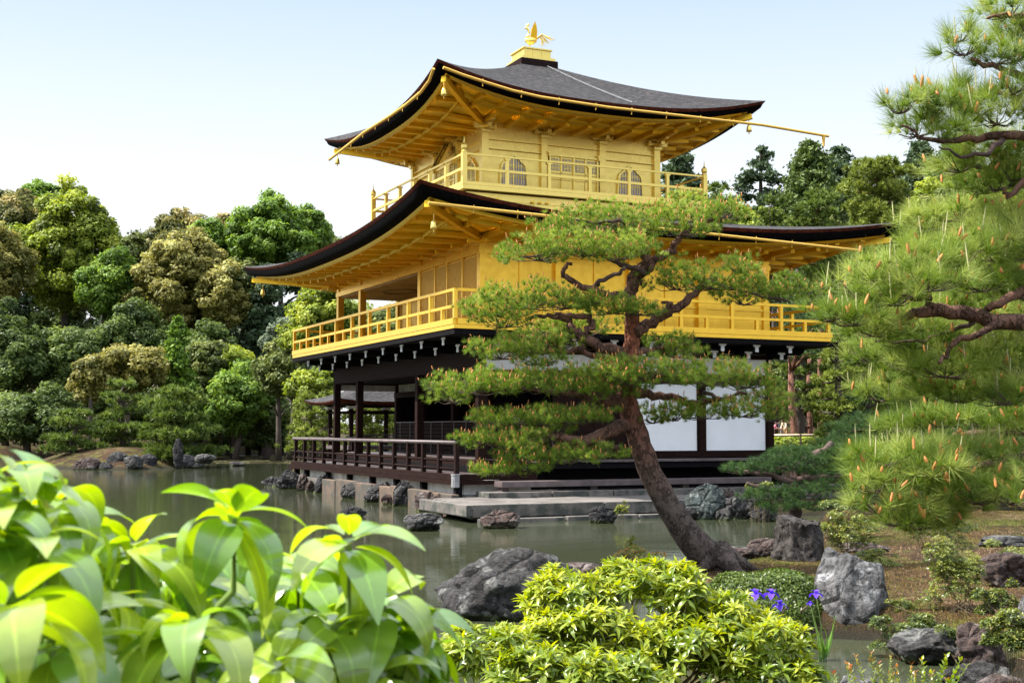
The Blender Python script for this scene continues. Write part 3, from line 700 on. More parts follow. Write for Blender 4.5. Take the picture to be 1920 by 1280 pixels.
for i in range(9):
    f = i/8; a1, h1 = .34+.16*f, .46+.12*f*(1-.2*f); a2, h2 = .30+.45*f, .14+.20*f+.06*f*f
    q.tube([pp(.14, .40, (i % 3-1)*.03), pp(.14+(a1-.14)*.6, .40+(h1-.4)*1.1, (i % 3-1)*.04), pp(a1*.95, (h1+h2)/2+.04, (i % 3-1)*.05), pp(a2, h2, (i % 3-1)*.06)], [.022, .022, .020, .007], 5)
q.build('tail', M['gold'], ph)
# ================================================================ GROUND AND WATER
rng = np.random.default_rng(11)
def unit(v): return v/(np.linalg.norm(v, axis=-1, keepdims=True)+1e-9)
rtH = np.array([math.cos(YAW), -math.sin(YAW)]); fwH = np.array([math.sin(YAW), math.cos(YAW)])
def RD(R, D): return CAM[:2]+rtH*R+fwH*D
def poly_px(L):            # list of (px, D) -> world xy polygon
    return np.array([RD((px-960)/FPX*D, D) for px, D in L])
POLY = [
    # pavilion island and everything right of it
    np.array([(-1.0, -1.3), (-1.85, -4.0), (3.3, -4.0), (4.6, -5.0), (6.3, -5.2), tuple(RD(4.9, 22)), tuple(RD(4.6, 19.6)), tuple(RD(3.4, 18.0)), tuple(RD(2.3, 16.6)), tuple(RD(1.75, 15.9)),
              tuple(RD(1.75, 14.9)), tuple(RD(2.0, 13.6)), tuple(RD(2.6, 12.4)), tuple(RD(3.35, 12.2)), tuple(RD(3.7, 11.3)), tuple(RD(3.95, 9.7)), tuple(RD(3.9, 8.6)), tuple(RD(3.0, 8.3)), tuple(RD(1.2, 8.6)), tuple(RD(-.7, 8.9)), tuple(RD(-3, 7.0)), tuple(RD(-6, 5.0)), tuple(RD(-30, 3)),
              tuple(RD(-30, -40)), tuple(RD(60, -40)), tuple(RD(120, 30)), tuple(RD(150, 200)), tuple(RD(-18, 200)), tuple(RD(-11, 72)), tuple(RD(-9.8, 56)), (3.0, 15.5), (-.8, 14.2)]),
    # far shore on the left
    np.vstack([poly_px([(-900, 70), (-300, 74), (-60, 84), (120, 92), (250, 98), (400, 102), (540, 100), (640, 96), (700, 90), (760, 320), (-1200, 320)])]),
    # pine island
    poly_px([(60, 66), (140, 63.5), (215, 62.5), (300, 63.3), (350, 66), (388, 70), (395, 75), (300, 80), (150, 79), (60, 74)]),
]
def sdist(P, poly):
    x, y = P[:, 0], P[:, 1]; d = np.full(len(P), 1e9); ins = np.zeros(len(P), bool); n = len(poly)
    for i in range(n):
        a, b = poly[i], poly[(i+1) % n]; e = b-a; w = P-a
        t = np.clip((w@e)/(e@e), 0, 1); q = w-t[:, None]*e; d = np.minimum(d, (q**2).sum(1))
        c = ((a[1] > y) != (b[1] > y)); xi = (b[0]-a[0])*(y-a[1])/((b[1]-a[1]) if b[1] != a[1] else 1e-9)+a[0]
        ins ^= c & (x < xi)
    d = np.sqrt(d); return np.where(ins, d, -d)
def hgt(P):
    P = np.atleast_2d(P); q = P-CAM[:2]; R = q@rtH; D = q@fwH
    s0, s1, s2 = (sdist(P, p) for p in POLY)
    def shore(s, k=.55, m=.3): return np.where(s > 0, np.minimum(s*k, m)+.02*0, np.maximum(s*.5, -.9))
    h0 = shore(s0, .7, .26)+np.where(s0 > 0, np.clip((s0-1)*.035, 0, 1.05), 0)
    # the terrace and building stand on level ground
    inb = (P[:, 0] > -2.2) & (P[:, 0] < 12) & (P[:, 1] > -5) & (P[:, 1] < 16)
    h0 = np.where(inb & (s0 > 0), np.minimum(h0, .22), h0)
    near = (D < 9.3) & (s0 > 0) & (R < 4)
    h0 = np.where(near, np.minimum(h0, .2), h0)
    h0 = h0+np.where(s0 > 0, .22*np.clip((D-80)/1.0, 0, 60)*np.clip((R+2)/20, 0, 1)*.9, 0)
    h1 = shore(s1, .5, .8)+np.where(s1 > 0, np.clip(s1-3, 0, 40)*.22, 0)
    h2 = shore(s2, .35, 1.0)
    h = np.maximum(np.maximum(h0, h1), h2)
    nzv = .05*np.sin(P[:, 0]*1.9+1.3*np.sin(P[:, 1]*1.1))+.04*np.sin(P[:, 1]*2.7+P[:, 0])
    return np.where(h > .15, h+nzv*np.clip(h-.15, 0, 1)*1.2, h)
def gz(x, y): return float(hgt(np.array([[x, y]]))[0])
def grd(px, D):             # world point on the ground under photo column px at distance D
    p = RD((px-960)/FPX*D, D); return np.array([p[0], p[1], gz(p[0], p[1])])
ang = np.concatenate([np.linspace(-180, -30, 40)[:-1], np.linspace(-30, 30, 420), np.linspace(30, 180, 40)[1:-1]])
rad = np.concatenate([[.2], np.geomspace(3, 40, 330), np.geomspace(41, 900, 110)])
AA, RR = np.meshgrid(np.radians(ang), rad); na, nr = len(ang), len(rad)
PX = CAM[:2]+(rtH[None]*np.sin(AA.ravel())[:, None]+fwH[None]*np.cos(AA.ravel())[:, None])*RR.ravel()[:, None]
HZ = hgt(PX)
ii, jj = np.meshgrid(np.arange(na), np.arange(nr-1)); i2 = (ii+1) % na
F = np.stack([jj*na+ii, jj*na+i2, (jj+1)*na+i2, (jj+1)*na+ii], -1).reshape(-1, 4)
def ground_mat():
    m = N('moss_ground'); n1 = m.noise(.55, 6, 'Position', rough=.6); n2 = m.noise(7, 5, 'Position'); n3 = m.noise(1.7, 6, 'Position'); n4 = m.noise(70, 3, 'Position')
    a = m.ramp(n1, [(.38, (.035, .040, .010)), (.46, (.050, .027, .013)), (.58, (.085, .050, .024)), (.74, (.20, .14, .09))])  # soil tones darkened overall, standing in for tree shade on the right bank
    g = m.ramp(n3, [(.50, (0, 0, 0)), (.60, (1, 1, 1))])
    c = m.mix(g, (a, 0), (.10, .105, .02)); c = m.mix(m.ramp(n2, [(.38, (0, 0, 0)), (.62, (.8, .8, .8))]), (c, 2), (.020, .012, .007))
    sp = m.n('SeparateXYZ', {0: (m.n('NewGeometry'), 'Position')}); wet = m.n('MapRange', {'Value': (sp, 2), 'From Min': .02, 'From Max': .22})
    c = m.mix(wet, (.02, .018, .012), (c, 2))
    h = m.n('Math', {0: (n2, 0), 1: (n4, 0)}, operation='ADD')
    return m.done(m.n('BsdfPrincipled', {'Base Color': (c, 2), 'Roughness': .95, 'Normal': m.bump(h, .9, .03), 'Specular IOR Level': .15}))
M['moss'] = ground_mat()
tag(mesh('ground', np.column_stack([PX, HZ]), F, M['moss'], smooth=True), kind='structure')
def water_mat():
    m = N('pond_water'); pos = (m.n('NewGeometry'), 'Position')
    mp = m.n('Mapping', {0: pos, 'Rotation': (0, 0, -YAW), 'Scale': (.55, 1.9, 1)})
    n1 = m.n('TexNoise', {'Vector': (mp, 0), 'Scale': 2.6, 'Detail': 5, 'Roughness': .6}); n2 = m.n('TexNoise', {'Vector': (mp, 0), 'Scale': .5, 'Detail': 3})
    h = m.n('Math', {0: (n1, 0), 1: (n2, 0)}, operation='MULTIPLY')
    c = m.mix(n2, (.034, .040, .022), (.052, .060, .034))
    return m.done(m.n('BsdfPrincipled', {'Base Color': (c, 2), 'Roughness': .035, 'IOR': 1.333, 'Normal': m.bump(h, .10, .06), 'Specular IOR Level': .55}))
M['water'] = water_mat()
wv = np.array([(*RD(-400, -30), 0), (*RD(400, -30), 0), (*RD(400, 500), 0), (*RD(-400, 500), 0)])
tag(mesh('pond_water', wv, [(0, 1, 2, 3)], M['water']), kind='structure')
# lily pads drifting far out: flat pads on the water
def lily():
    n = 9000; px = rng.uniform(365, 560, n); D = rng.uniform(74, 100, n); P = np.array([RD((a-960)/FPX*d, d) for a, d in zip(px, D)])
    keep = sdist(P, POLY[2]) < -.5; P = P[keep]; r = rng.uniform(.07, .2, len(P)); k = 6; t = np.arange(k)*2*math.pi/k
    V = np.stack([P[:, 0, None]+r[:, None]*np.cos(t), P[:, 1, None]+r[:, None]*np.sin(t), np.full((len(P), k), .012)], -1).reshape(-1, 3)
    F = np.arange(len(P)*k).reshape(-1, k); return mesh('lily_pads', V, F, mat_leaf('lily', (.20, .20, .08), (.36, .32, .18), .1), attrs={'tint': np.repeat(rng.random(len(P)), k)})
tag(lily(), 'pale floating water plants covering the far end of the pond', 'water plants', kind='stuff')
def litter():
    n = 150000; D = 9.5+20*rng.random(n)**1.3; px = rng.uniform(1240, 2050, n); P = np.array([RD((a-960)/FPX*d, d) for a, d in zip(px, D)]); h = hgt(P); k = (h > .06) & (sdist(P, POLY[0]) > .1); P = P[k]; h = h[k]
    pat = np.sin(P[:, 0]*1.3+np.sin(P[:, 1]*.9)*2)+np.sin(P[:, 1]*1.7-P[:, 0]*.6); k = pat+rng.normal(0, .8, len(P)) > -.9; P = P[k]; h = h[k]; pat = pat[k]; n = len(P)
    C = np.column_stack([P, h-.004]); d = rng.normal(size=(n, 3)); d[:, 2] = np.abs(d[:, 2])*.8+.25; d = unit(d); L = .018+.030*rng.random(n); s = unit(np.cross(d, rng.normal(size=(n, 3))))*.005
    V = np.stack([C+s, C-s, C+d*L[:, None]], 1).reshape(-1, 3); t = np.clip(.45-.22*pat+rng.normal(0, .2, n), 0, 1)
    return mesh('moss_tufts', V, np.arange(n*3).reshape(-1, 3), mat_leaf('moss_tuft', (.08, .11, .02), (.17, .095, .035), .2, .8, .1, (.42, .30, .19)), attrs={'tint': np.repeat(t, 3)})
tag(litter(), 'fine brown and green moss and pine needle litter on the right bank', 'moss', kind='stuff')
# ---------------------------------------------------------------- terrace and waterside stonework
tr = thing('stone_terrace', (0, -2.5, .3), 'grey stone slab terrace stepping down to the pond in front of the dark veranda', 'terrace')
def slab(mb, P, z0, z1): mb.prism([(p[0], p[1], z0) for p in P], (0, 0, z1-z0))
xs = [-1.95, -1.35, -.7, .05, .8, 1.5, 2.3, 3.0, 3.7, 4.6]
m_ = MB()
for i in range(len(xs)-1):
    a, b = xs[i]+.01, xs[i+1]-.01; sh_ = .5*(1)
    yb = -1.15; yf = -4.05
    if i == 0: slab(m_, [(-1.93, -4.05), (b, yf), (b-.25, yb), (-1.70, yb)], .06, .36+.004*(i % 3))
    else: slab(m_, [(a, yf), (b, yf), (b-.25, yb), (a-.25, yb)], .06, .36+.006*(i % 3)-.003*(i % 2))
m_.build('slab', M['slab'], tr, bevel=.018)
m_ = MB()
for i, (a, b) in enumerate(((-1.98, 1.15), (1.17, 3.1), (3.12, 4.7))): m_.box(a, b, -4.22, -4.06, .10, .375-.004*i)
m_.box(-2.12, -1.97, -4.2, -1.4, .12, .37); m_.build('edge_stone', M['slab'], tr, bevel=.02)
m_ = MB()
for i, (a, b) in enumerate(((-1.9, .1), (.14, 1.9), (1.94, 3.4), (3.44, 4.8))): m_.box(a, b, -4.42-.03*(i % 2), -4.24, -.2, .085+.01*(i % 2))
m_.build('low_step', M['slab'], tr, bevel=.02)
m_ = MB()
for i in range(7): m_.box(-.6+i*1.65, 1.02+i*1.65, -1.9, -1.14, .2, .50+.003*(i % 2))
m_.build('kerb', M['slab'], tr, bevel=.015)
m_ = MB(); m_.box(4.85, 15, -2.6, -1.95, .1, .36); m_.build('side_path_slab', M['slab'], tr, bevel=.02)
rw = thing('retaining_wall', (-1.2, 5, 0), 'low wall of pinkish stone slabs at the waterline under the veranda', 'wall')
ys = [-1.35, .15, 1.7, 3.0, 4.5, 6.1, 7.9, 9.6]
for i in range(len(ys)-1):
    m_ = MB(); x_ = -1.30+.02*(i % 2); slab(m_, [(x_, ys[i]+.012), (x_+.2, ys[i]+.012), (x_+.2, ys[i+1]-.012), (x_, ys[i+1]-.012)], -.4, .44+.02*((i*7) % 3)); m_.build('slab', M['slab_pink'], rw, bevel=.02)
m_ = MB(); m_.box(-1.10, -.3, -1.1, 13, .2, .42); m_.build('earth_fill', M['slab'], rw)
m_ = MB(); m_.box(-.95, -.86, -1.0, 12.9, .1, .82); m_.box(-.85, .9, -1.0, -.92, .1, .70); m_.build('plaster_base', M['plaster_old'], rw)
# ---------------------------------------------------------------- rocks
M['rock'] = mat_rock('grey_rock', (.035, .033, .033), (.11, .105, .105), (.22, .22, .21), 2.2, .7)
M['rock_dark'] = mat_rock('dark_rock', (.016, .015, .018), (.050, .047, .052), (.12, .12, .12), 2.6, .7)
M['rock_pale'] = mat_rock('pale_rock', (.10, .098, .10), (.27, .265, .27), (.42, .42, .44), 2.0, .4)
M['rock_brown'] = mat_rock('brown_rock', (.055, .038, .034), (.16, .105, .09), (.24, .20, .19), 2.4, .6)
M['rock_green'] = mat_rock('greenish_rock', (.045, .058, .055), (.13, .16, .155), (.27, .29, .28), 2.2, .6)
def ico(sub):
    import bmesh
    bm = bmesh.new(); bmesh.ops.create_icosphere(bm, subdivisions=sub, radius=1); bm.verts.ensure_lookup_table()
    V = np.array([v.co[:] for v in bm.verts]); F = np.array([[v.index for v in f.verts] for f in bm.faces]); bm.free(); return V, F
ICO = {k: ico(k) for k in (3, 4, 5)}
def rock_shape(seed, sub=4, rough=.16, planes=7, squash=1.0, power=1):
    sub = min(5, sub+(1 if sub == 4 else 0)); V, F = ICO[sub]; V = V.copy(); r = np.random.default_rng(seed); rad_ = np.ones(len(V))
    for _ in range(planes):
        n = unit(r.normal(size=3)); d = r.uniform(.62, .9); c = V@n
        rad_ = np.where(c*rad_ > d, d/np.maximum(c, 1e-3), rad_)
    o = r.uniform(-50, 50, 3)
    nn = np.array([mnoise.fractal(Vector(v*1.6+o), 1.0, 2.0, 4) for v in V]); n2 = np.array([mnoise.ridged_multi_fractal(Vector(v*2.3+o), 1.0, 2.1, 4, 1, 2) for v in V])
    rad_ = rad_*(1+rough*nn-.06*rough/.16*np.abs(n2-1))
    n3 = np.array([mnoise.noise(Vector(v*11+o)) for v in V]); rad_ = rad_+.022*n3
    return V*rad_[:, None], F
NR = [0]
def rock(px, pyb, w, h, label, mat='rock', z=None, D=None, depth=None, group=None, seed=None, sub=4, rough=.16, planes=8, sink=.25, name='rock', lean=0, cat='rock'):
    """w, h in metres; foot of the rock is at photo pixel (px, pyb)"""
    NR[0] += 1; seed = seed or NR[0]*13+5
    if D is None: base = onz(px, pyb, 0 if z is None else z)
    else: base = grd(px, D); 
    if D is not None and z is not None: base[2] = z
    V, F = rock_shape(seed, sub, rough, planes); mn, mxx = V.min(0), V.max(0)
    V = (V-(mn+mxx)/2)/(mxx-mn)
    dep = depth or w*.8
    H = h*(1+sink)
    Vw = V[:, :1]*w*r2h+V[:, 1:2]*dep*f2h+np.column_stack([np.zeros(len(V))]*2+[(V[:, 2]+.5)*H-h*sink])
    if lean: Vw += r2h*lean*(V[:, 2:3]+.5)
    Vw = Vw+base+f2h*dep*.42
    o = mesh(name, Vw-base, F, M[mat], None, smooth=True, loc=base)
    return tag(o, label, cat, group)
r2h = np.array([rtH[0], rtH[1], 0]); f2h = np.array([fwH[0], fwH[1], 0])
SH = 'rocks lining the foot of the veranda wall'; WR = 'rocks standing in the pond'; BR = 'rocks on the mossy bank'
# along the wall: each foot on the waterline in front of the slabs
def wrock(px, w, h, label, mat, off=None, **k):
    a = math.tan((px-960)/FPX*1.0+0) ; k_ = (px-960)/FPX; dx, dy = rtH*k_+fwH; x = -1.36-(off or 0); tpar = (x-CAM[0])/dx; NR[0] += 1
    V, F = rock_shape(NR[0]*13+5, 4, .18, 9); mn, mxx = V.min(0), V.max(0); V = (V-(mn+mxx)/2)/(mxx-mn); base = np.array([x, CAM[1]+dy*tpar, 0.])
    sc = 1.0; w *= sc; h *= .88; Vw = V[:, :1]*w*r2h+V[:, 1:2]*w*.62*f2h+np.column_stack([np.zeros(len(V))]*2+[(V[:, 2]+.5)*h*1.3-h*.3])
    if 'lean' in k: Vw += r2h*k['lean']*(V[:, 2:3]+.5)
    return tag(mesh('rock', Vw, F, M[mat], None, smooth=True, loc=base), label, 'rock', SH)
wrock(520, 1.05, .40, 'low dark rounded rock furthest left at the far end of the wall', 'rock_dark', group=SH)
wrock(548, .95, .72, 'dark rock standing behind the two leftmost rocks of the wall', 'rock_dark', group=SH)
wrock(548, .75, .55, 'pointed dark rock with mossy foot beside the leftmost low rock', 'rock_dark', group=SH, lean=.15)
wrock(571, .45, .62, 'narrow upright reddish rock between grey ones at the left end of the wall', 'rock_brown', group=SH)
wrock(583, .30, .42, 'small orange brown stone wedged beside the leaning dark rock', 'rock_brown', group=SH)
wrock(599, .58, .72, 'slanting black rock leaning right near the left end of the pink slabs', 'rock_dark', group=SH, lean=.3)
wrock(660, .62, .50, 'blocky grey brown rock third among the slabs, flat on top', 'rock', group=SH)
wrock(702, .70, .62, 'rugged mottled rock in the middle of the pink slabs', 'rock', group=SH, lean=.2)
wrock(755, .60, .74, 'tall smooth dark rock in the pink slabs below the veranda', 'rock_dark', group=SH, lean=.12)
wrock(822, .5, .5, 'rounded reddish rock below the corner post of the veranda', 'rock_brown', group=SH)
wrock(852, .62, .26, 'flat pinkish stone under the veranda corner post', 'rock_brown', group=SH)
wrock(806, .70, .52, 'brown rock at the left corner of the stone terrace', 'rock_brown', group=SH)
wrock(730, .4, .3, 'small brown stone behind the tall dark rock of the wall', 'rock_brown', group=SH)
# in the pond
rock(660, 970, .62, .26, 'small dark rock alone in open water left of the terrace', 'rock_dark', group=WR, planes=9)
rock(792, 996, .80, .34, 'pale topped rock in the water just left of the terrace corner', 'rock', group=WR, rough=.2)
rock(938, 991, .80, .37, 'blocky pinkish grey rock in the water before the terrace', 'rock_brown', group=WR, planes=12, rough=.12)
rock(1132, 981, .62, .36, 'dark striped rock with a small plant in the water before the terrace', 'rock_dark', group=WR)
rock(1328, 974, .95, .78, 'large greenish boulder at the right end of the terrace', 'rock_green', group=WR, sub=5)
rock(1290, 975, .55, .28, 'low dark rock at the foot of the greenish boulder', 'rock_dark', group=WR)
rock(1362, 945, .5, .34, 'round brown stone between the greenish boulder and the grey pair', 'rock_brown', z=.15, group=WR)
rock(1388, 973, .75, .58, 'grey lichen flecked rock to the right of the greenish boulder', 'rock', group=WR)
rock(1358, 976, .35, .28, 'small low stone at the waterline between boulders', 'rock', group=WR)
rock(1433, 978, .6, .35, 'dark wet rock at the water edge under the low pine', 'rock_dark', group=WR)
rock(955, 1163, 1.62, .70, 'huge dark rock with a ridged crest rising from the near water', 'rock', D=None, depth=1.5, group=WR, sub=5, rough=.2, planes=6)
rock(1095, 1115, 1.1, .34, 'low brown rock behind the bright shrub joined to the huge dark rock', 'rock_brown', group=WR, depth=1.0)
rock(1195, 1108, .9, .22, 'flat reddish rock between the bright shrub and the leaning pine', 'rock_brown', group=WR)
rock(835, 1165, .3, .12, 'small stone at the left foot of the huge dark rock', 'rock_dark', group=WR)
# right bank
rock(1612, 1192, .76, .80, 'big pale grey boulder standing beside the purple irises', 'rock_pale', group=BR, sub=5, rough=.10, planes=7, depth=.8, z=.0)
rock(1492, 1043, .80, .52, 'old stump-like dark rock', 'rock_dark', group=BR) if 0 else None
rock(1440, 1050, .60, .30, 'brown rock leaning on the left of the dark stump', 'rock_brown', group=BR, z=.1)
rock(1392, 1052, .52, .18, 'small brown rock beside the foot of the leaning pine', 'rock_brown', group=BR, z=.16)
rock(1272, 1090, .45, .20, 'dark rock under the left side of the leaning pine trunk', 'rock_dark', group=BR, z=.02)
rock(1622, 1030, .75, .13, 'long low stone half sunk in moss in front of the big low pine branch', 'rock_brown', D=17.9, group=BR)
rock(1896, 1105, .62, .36, 'brown boulder at the right edge beyond the yellow leaved bush', 'rock_brown', D=13.6, group=BR)
rock(1752, 1228, .72, .27, 'low flat grey rock at the dark pool on the right', 'rock', D=10.9, z=.0, group=BR, planes=10)
rock(1838, 1225, .42, .34, 'jagged pinkish rock near the right edge above the pool', 'rock_brown', D=10.3, z=.08, group=BR, rough=.24)
rock(1805, 1265, .5, .26, 'jagged purple grey rock sloping down into the dark pool', 'rock', D=9.7, z=-.02, group=BR, lean=.12, rough=.24)
rock(1890, 1300, .62, .30, 'rusty moss covered rock in the bottom right corner', 'rock_brown', D=8.7, z=.0, group=BR)
rock(1602, 1292, .36, .16, 'small pale rock at the bottom edge among red tipped leaves', 'rock_pale', D=9.4, z=.02, group=BR)
rock(1940, 1170, .30, .34, 'pale mossy rock cut by the right edge of the photo', 'rock_pale', D=10.8, group=BR)
rock(1895, 1002, .9, .14, 'long pale stone lying on the far moss at the right edge', 'rock', D=18.3, group=BR)
# island and far rocks
IR = 'rocks around the pine island'
for px, py, w, h, lb, mt in ((196, 880, .7, .35, 'leftmost small rock of the pine island', 'rock_dark'), (214, 879, 1.15, .85, 'dark angular rock at the left foot of the pine island', 'rock_dark'), (247, 880, .95, .72, 'blocky rock second from the left along the island edge', 'rock'),
                             (272, 879, 1.0, .78, 'dark rock third from the left along the island edge', 'rock_dark'), (158, 880, 1.3, .6, 'low brown rock left of the grassy island', 'rock_brown'), (352, 878, 1.6, .7, 'broad stepped rock at the right tip of the island', 'rock'),
                             (352, 862, 1.5, .9, 'flat layered rock above the right tip of the island', 'rock'), (382, 866, 1.1, .4, 'flat outlying rock right of the island tip', 'rock'), (332, 868, .5, 1.2, 'dark upright rock under the right island pine', 'rock_dark'), (442, 873, .9, .22, 'tiny flat rock alone in the water right of the island', 'rock_dark')):
    rock(px, py, w, h, lb, mt, group=IR, sub=3, z=(0 if py > 870 else .35))
# ================================================================ FOLIAGE TOOLS
def leaf_quads(C, Nn, L, Wd, rg):
    r = rg.normal(size=C.shape); u = unit(np.cross(Nn, r)); v = np.cross(Nn, u)
    L = np.broadcast_to(L, len(C))[:, None]; Wd = np.broadcast_to(Wd, len(C))[:, None]
    V = np.stack([C+u*L, C+v*Wd, C-u*L, C-v*Wd], 1).reshape(-1, 3)
    return V, np.arange(len(C)*4).reshape(-1, 4)
def crown_leaves(c, R, rg, nlobe=7, br=1.0, leaf=.22, dens=60, flat=.8, zmin=-.75, fill=.25):
    c = np.array(c, float); R = np.array(R, float)
    lc = [c]; lr = [R*.72]
    for _ in range(int(nlobe*1.6)):
        d = unit(rg.normal(size=3)); d[2] = abs(d[2])*.9-.25; d = unit(d); s = rg.uniform(.22, .50); st_ = rg.uniform(.75, 1.3, 3)
        lc.append(c+d*R*(1.0-s*.9)); lr.append(R*s*st_)
    lc, lr = np.array(lc), np.array(lr); B = []
    for i in range(len(lc)):
        area = 4*math.pi*((lr[i][0]*lr[i][1])**.8/1+(lr[i][0]*lr[i][2])**.8*2)**1/3
        nb = max(6, int(4*math.pi*np.prod(lr[i])**(2/3)/(br*br*1.6)))
        d = unit(rg.normal(size=(nb, 3))); d = d[d[:, 2] > zmin]
        p = lc[i]+d*lr[i]*(rg.uniform(.74, 1.06, (len(d), 1))+.10*np.sin(d[:, :1]*7+d[:, 2:]*5+i))
        ok = np.ones(len(p), bool)
        for j in range(len(lc)):
            if j != i: ok &= (((p-lc[j])/lr[j])**2).sum(1) > .62
        B.append(np.column_stack([p[ok], d[ok]]))
    B = np.concatenate(B); K = len(B); tb = np.clip(rg.normal(.45, .22, K), 0, 1)
    bs = br*rg.uniform(.45, 1.25, K)
    e = unit(rg.normal(size=(K, dens, 3))+B[:, None, 3:]*.55); e[..., 2] += .12
    P = B[:, None, :3]+e*bs[:, None, None]*rg.uniform(.5, 1.12, (K, dens, 1))*np.array([1, 1, flat])
    Nn = unit(e*.9+np.array([0, 0, .35])+rg.normal(size=e.shape)*.45)
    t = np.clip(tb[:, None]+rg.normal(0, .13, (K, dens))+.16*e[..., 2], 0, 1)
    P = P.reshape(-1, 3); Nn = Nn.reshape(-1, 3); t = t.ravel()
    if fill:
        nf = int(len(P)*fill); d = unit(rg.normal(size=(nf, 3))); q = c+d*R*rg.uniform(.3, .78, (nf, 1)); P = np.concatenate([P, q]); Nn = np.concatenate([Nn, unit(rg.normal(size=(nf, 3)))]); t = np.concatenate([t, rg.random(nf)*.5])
    sz = leaf*rg.uniform(.6, 1.25, len(P))
    V, F = leaf_quads(P, Nn, sz, sz*.55, rg); return V, F, np.repeat(t, 4)
def needles(C, A, k, L, w, spread, rg, droop=0):
    """k needles per tuft centre C along axis A: slim triangles"""
    n = len(C); d = unit(A[:, None, :]+spread*rg.normal(size=(n, k, 3)))
    Ln = (np.broadcast_to(L, n)[:, None]*rg.uniform(.65, 1.1, (n, k)))[..., None]
    side = unit(np.cross(d, rg.normal(size=(n, k, 3))))*w
    c = C[:, None, :]; tip = c+d*Ln; tip[..., 2] -= droop*Ln[..., 0]
    V = np.stack([c+side*np.ones_like(d), c-side, tip], 2).reshape(-1, 3)
    return V, np.arange(n*k*3).reshape(-1, 3), n*k*3
def px_box(x0, x1, y0, y1, D, dep=None):
    """crown box in the photo -> centre, radii (world axes treated as isotropic horizontally)"""
    c = at((x0+x1)/2, (y0+y1)/2, D); rx = (x1-x0)/2/FPX*D; rz = (y1-y0)/2/FPX*D
    return c, np.array([rx, dep if dep else rx*.85, rz])
FM = {}
def fmat(a, b, tr=.3, c=None):
    k = (a, b, tr, c)
    if k not in FM: FM[k] = mat_leaf('foliage', a, b, tr, .55, .3, c)
    return FM[k]
M['bark_far'] = mat_simple('dark_bark', (.06, .045, .035), .95, 0, 6, .4, .5, .03)
M['bark_red'] = mat_bark('red_pine_bark', (.16, .075, .05), (.24, .12, .085), 9)
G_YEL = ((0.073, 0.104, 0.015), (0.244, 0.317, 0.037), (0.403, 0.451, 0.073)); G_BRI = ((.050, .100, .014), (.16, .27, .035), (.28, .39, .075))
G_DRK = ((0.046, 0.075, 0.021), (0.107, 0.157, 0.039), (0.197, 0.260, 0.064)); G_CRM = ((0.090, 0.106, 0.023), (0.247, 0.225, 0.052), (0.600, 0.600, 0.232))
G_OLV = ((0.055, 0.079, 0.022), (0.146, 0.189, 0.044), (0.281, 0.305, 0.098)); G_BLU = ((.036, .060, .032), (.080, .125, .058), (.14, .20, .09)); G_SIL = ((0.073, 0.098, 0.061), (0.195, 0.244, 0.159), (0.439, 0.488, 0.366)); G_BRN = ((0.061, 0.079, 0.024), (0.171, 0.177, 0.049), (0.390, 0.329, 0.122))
TREEG = 'trees on the far shore of the pond'
def broad(label, box, D, cols, seed, nlobe=7, br=None, leaf=None, dens=125, group=TREEG, cat='tree', name='broadleaf_tree', dep=None, tr=.42, flat=.8, zmin=-.75):
    rg = np.random.default_rng(seed); c, R = px_box(*box, D, dep); sc = R[0]
    base = np.array([c[0], c[1], gz(c[0], c[1])])
    if base[2] < 0: base[2] = .1
    t = thing(name, base, label, cat, group)
    br = min(br, .95)*.8 if br else max(.4, min(.8, .12*math.sqrt(R[0]*R[2])+.2)); leaf = leaf or .0015*D+.01; dens = int(dens*1.55)
    V, F, tn = crown_leaves(c, R, rg, nlobe, br, leaf, dens, flat, zmin)
    # world axes: R[0] runs along the picture, R[1] away
    q = V-c; V = c+q[:, :1]*r2h+q[:, 1:2]*f2h+q[:, 2:]*np.array([0, 0, 1.])
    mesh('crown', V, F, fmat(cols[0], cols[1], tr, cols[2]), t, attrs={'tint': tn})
    m_ = MB(); h0 = base[2]-.3; top = c[2]+R[2]*.3; tk = .035*R[0]+.12
    bend = rg.uniform(-.6, .6, 2)
    m_.tube([(base[0], base[1], h0), (base[0]+bend[0]*.5, base[1]+bend[1]*.5, (h0*2+top)/3), (base[0]+bend[0], base[1]+bend[1], (h0+2*top)/3), (c[0], c[1], top)], [tk*1.3, tk, tk*.8, tk*.3], 8)
    for k in range(5):
        a = rg.uniform(0, 6.28); z0 = h0+(top-h0)*rg.uniform(.4, .8); e = np.array([math.cos(a)*R[0]*.55, math.sin(a)*R[0]*.55, R[2]*.35])
        s = np.array([base[0]+bend[0]*.8, base[1]+bend[1]*.8, z0]); m_.tube([s, s+e*.5+np.array([0, 0, .2]), s+e], [tk*.5, tk*.33, tk*.1], 6)
    m_.build('trunk', M['bark_far'], t, smooth=True); return t
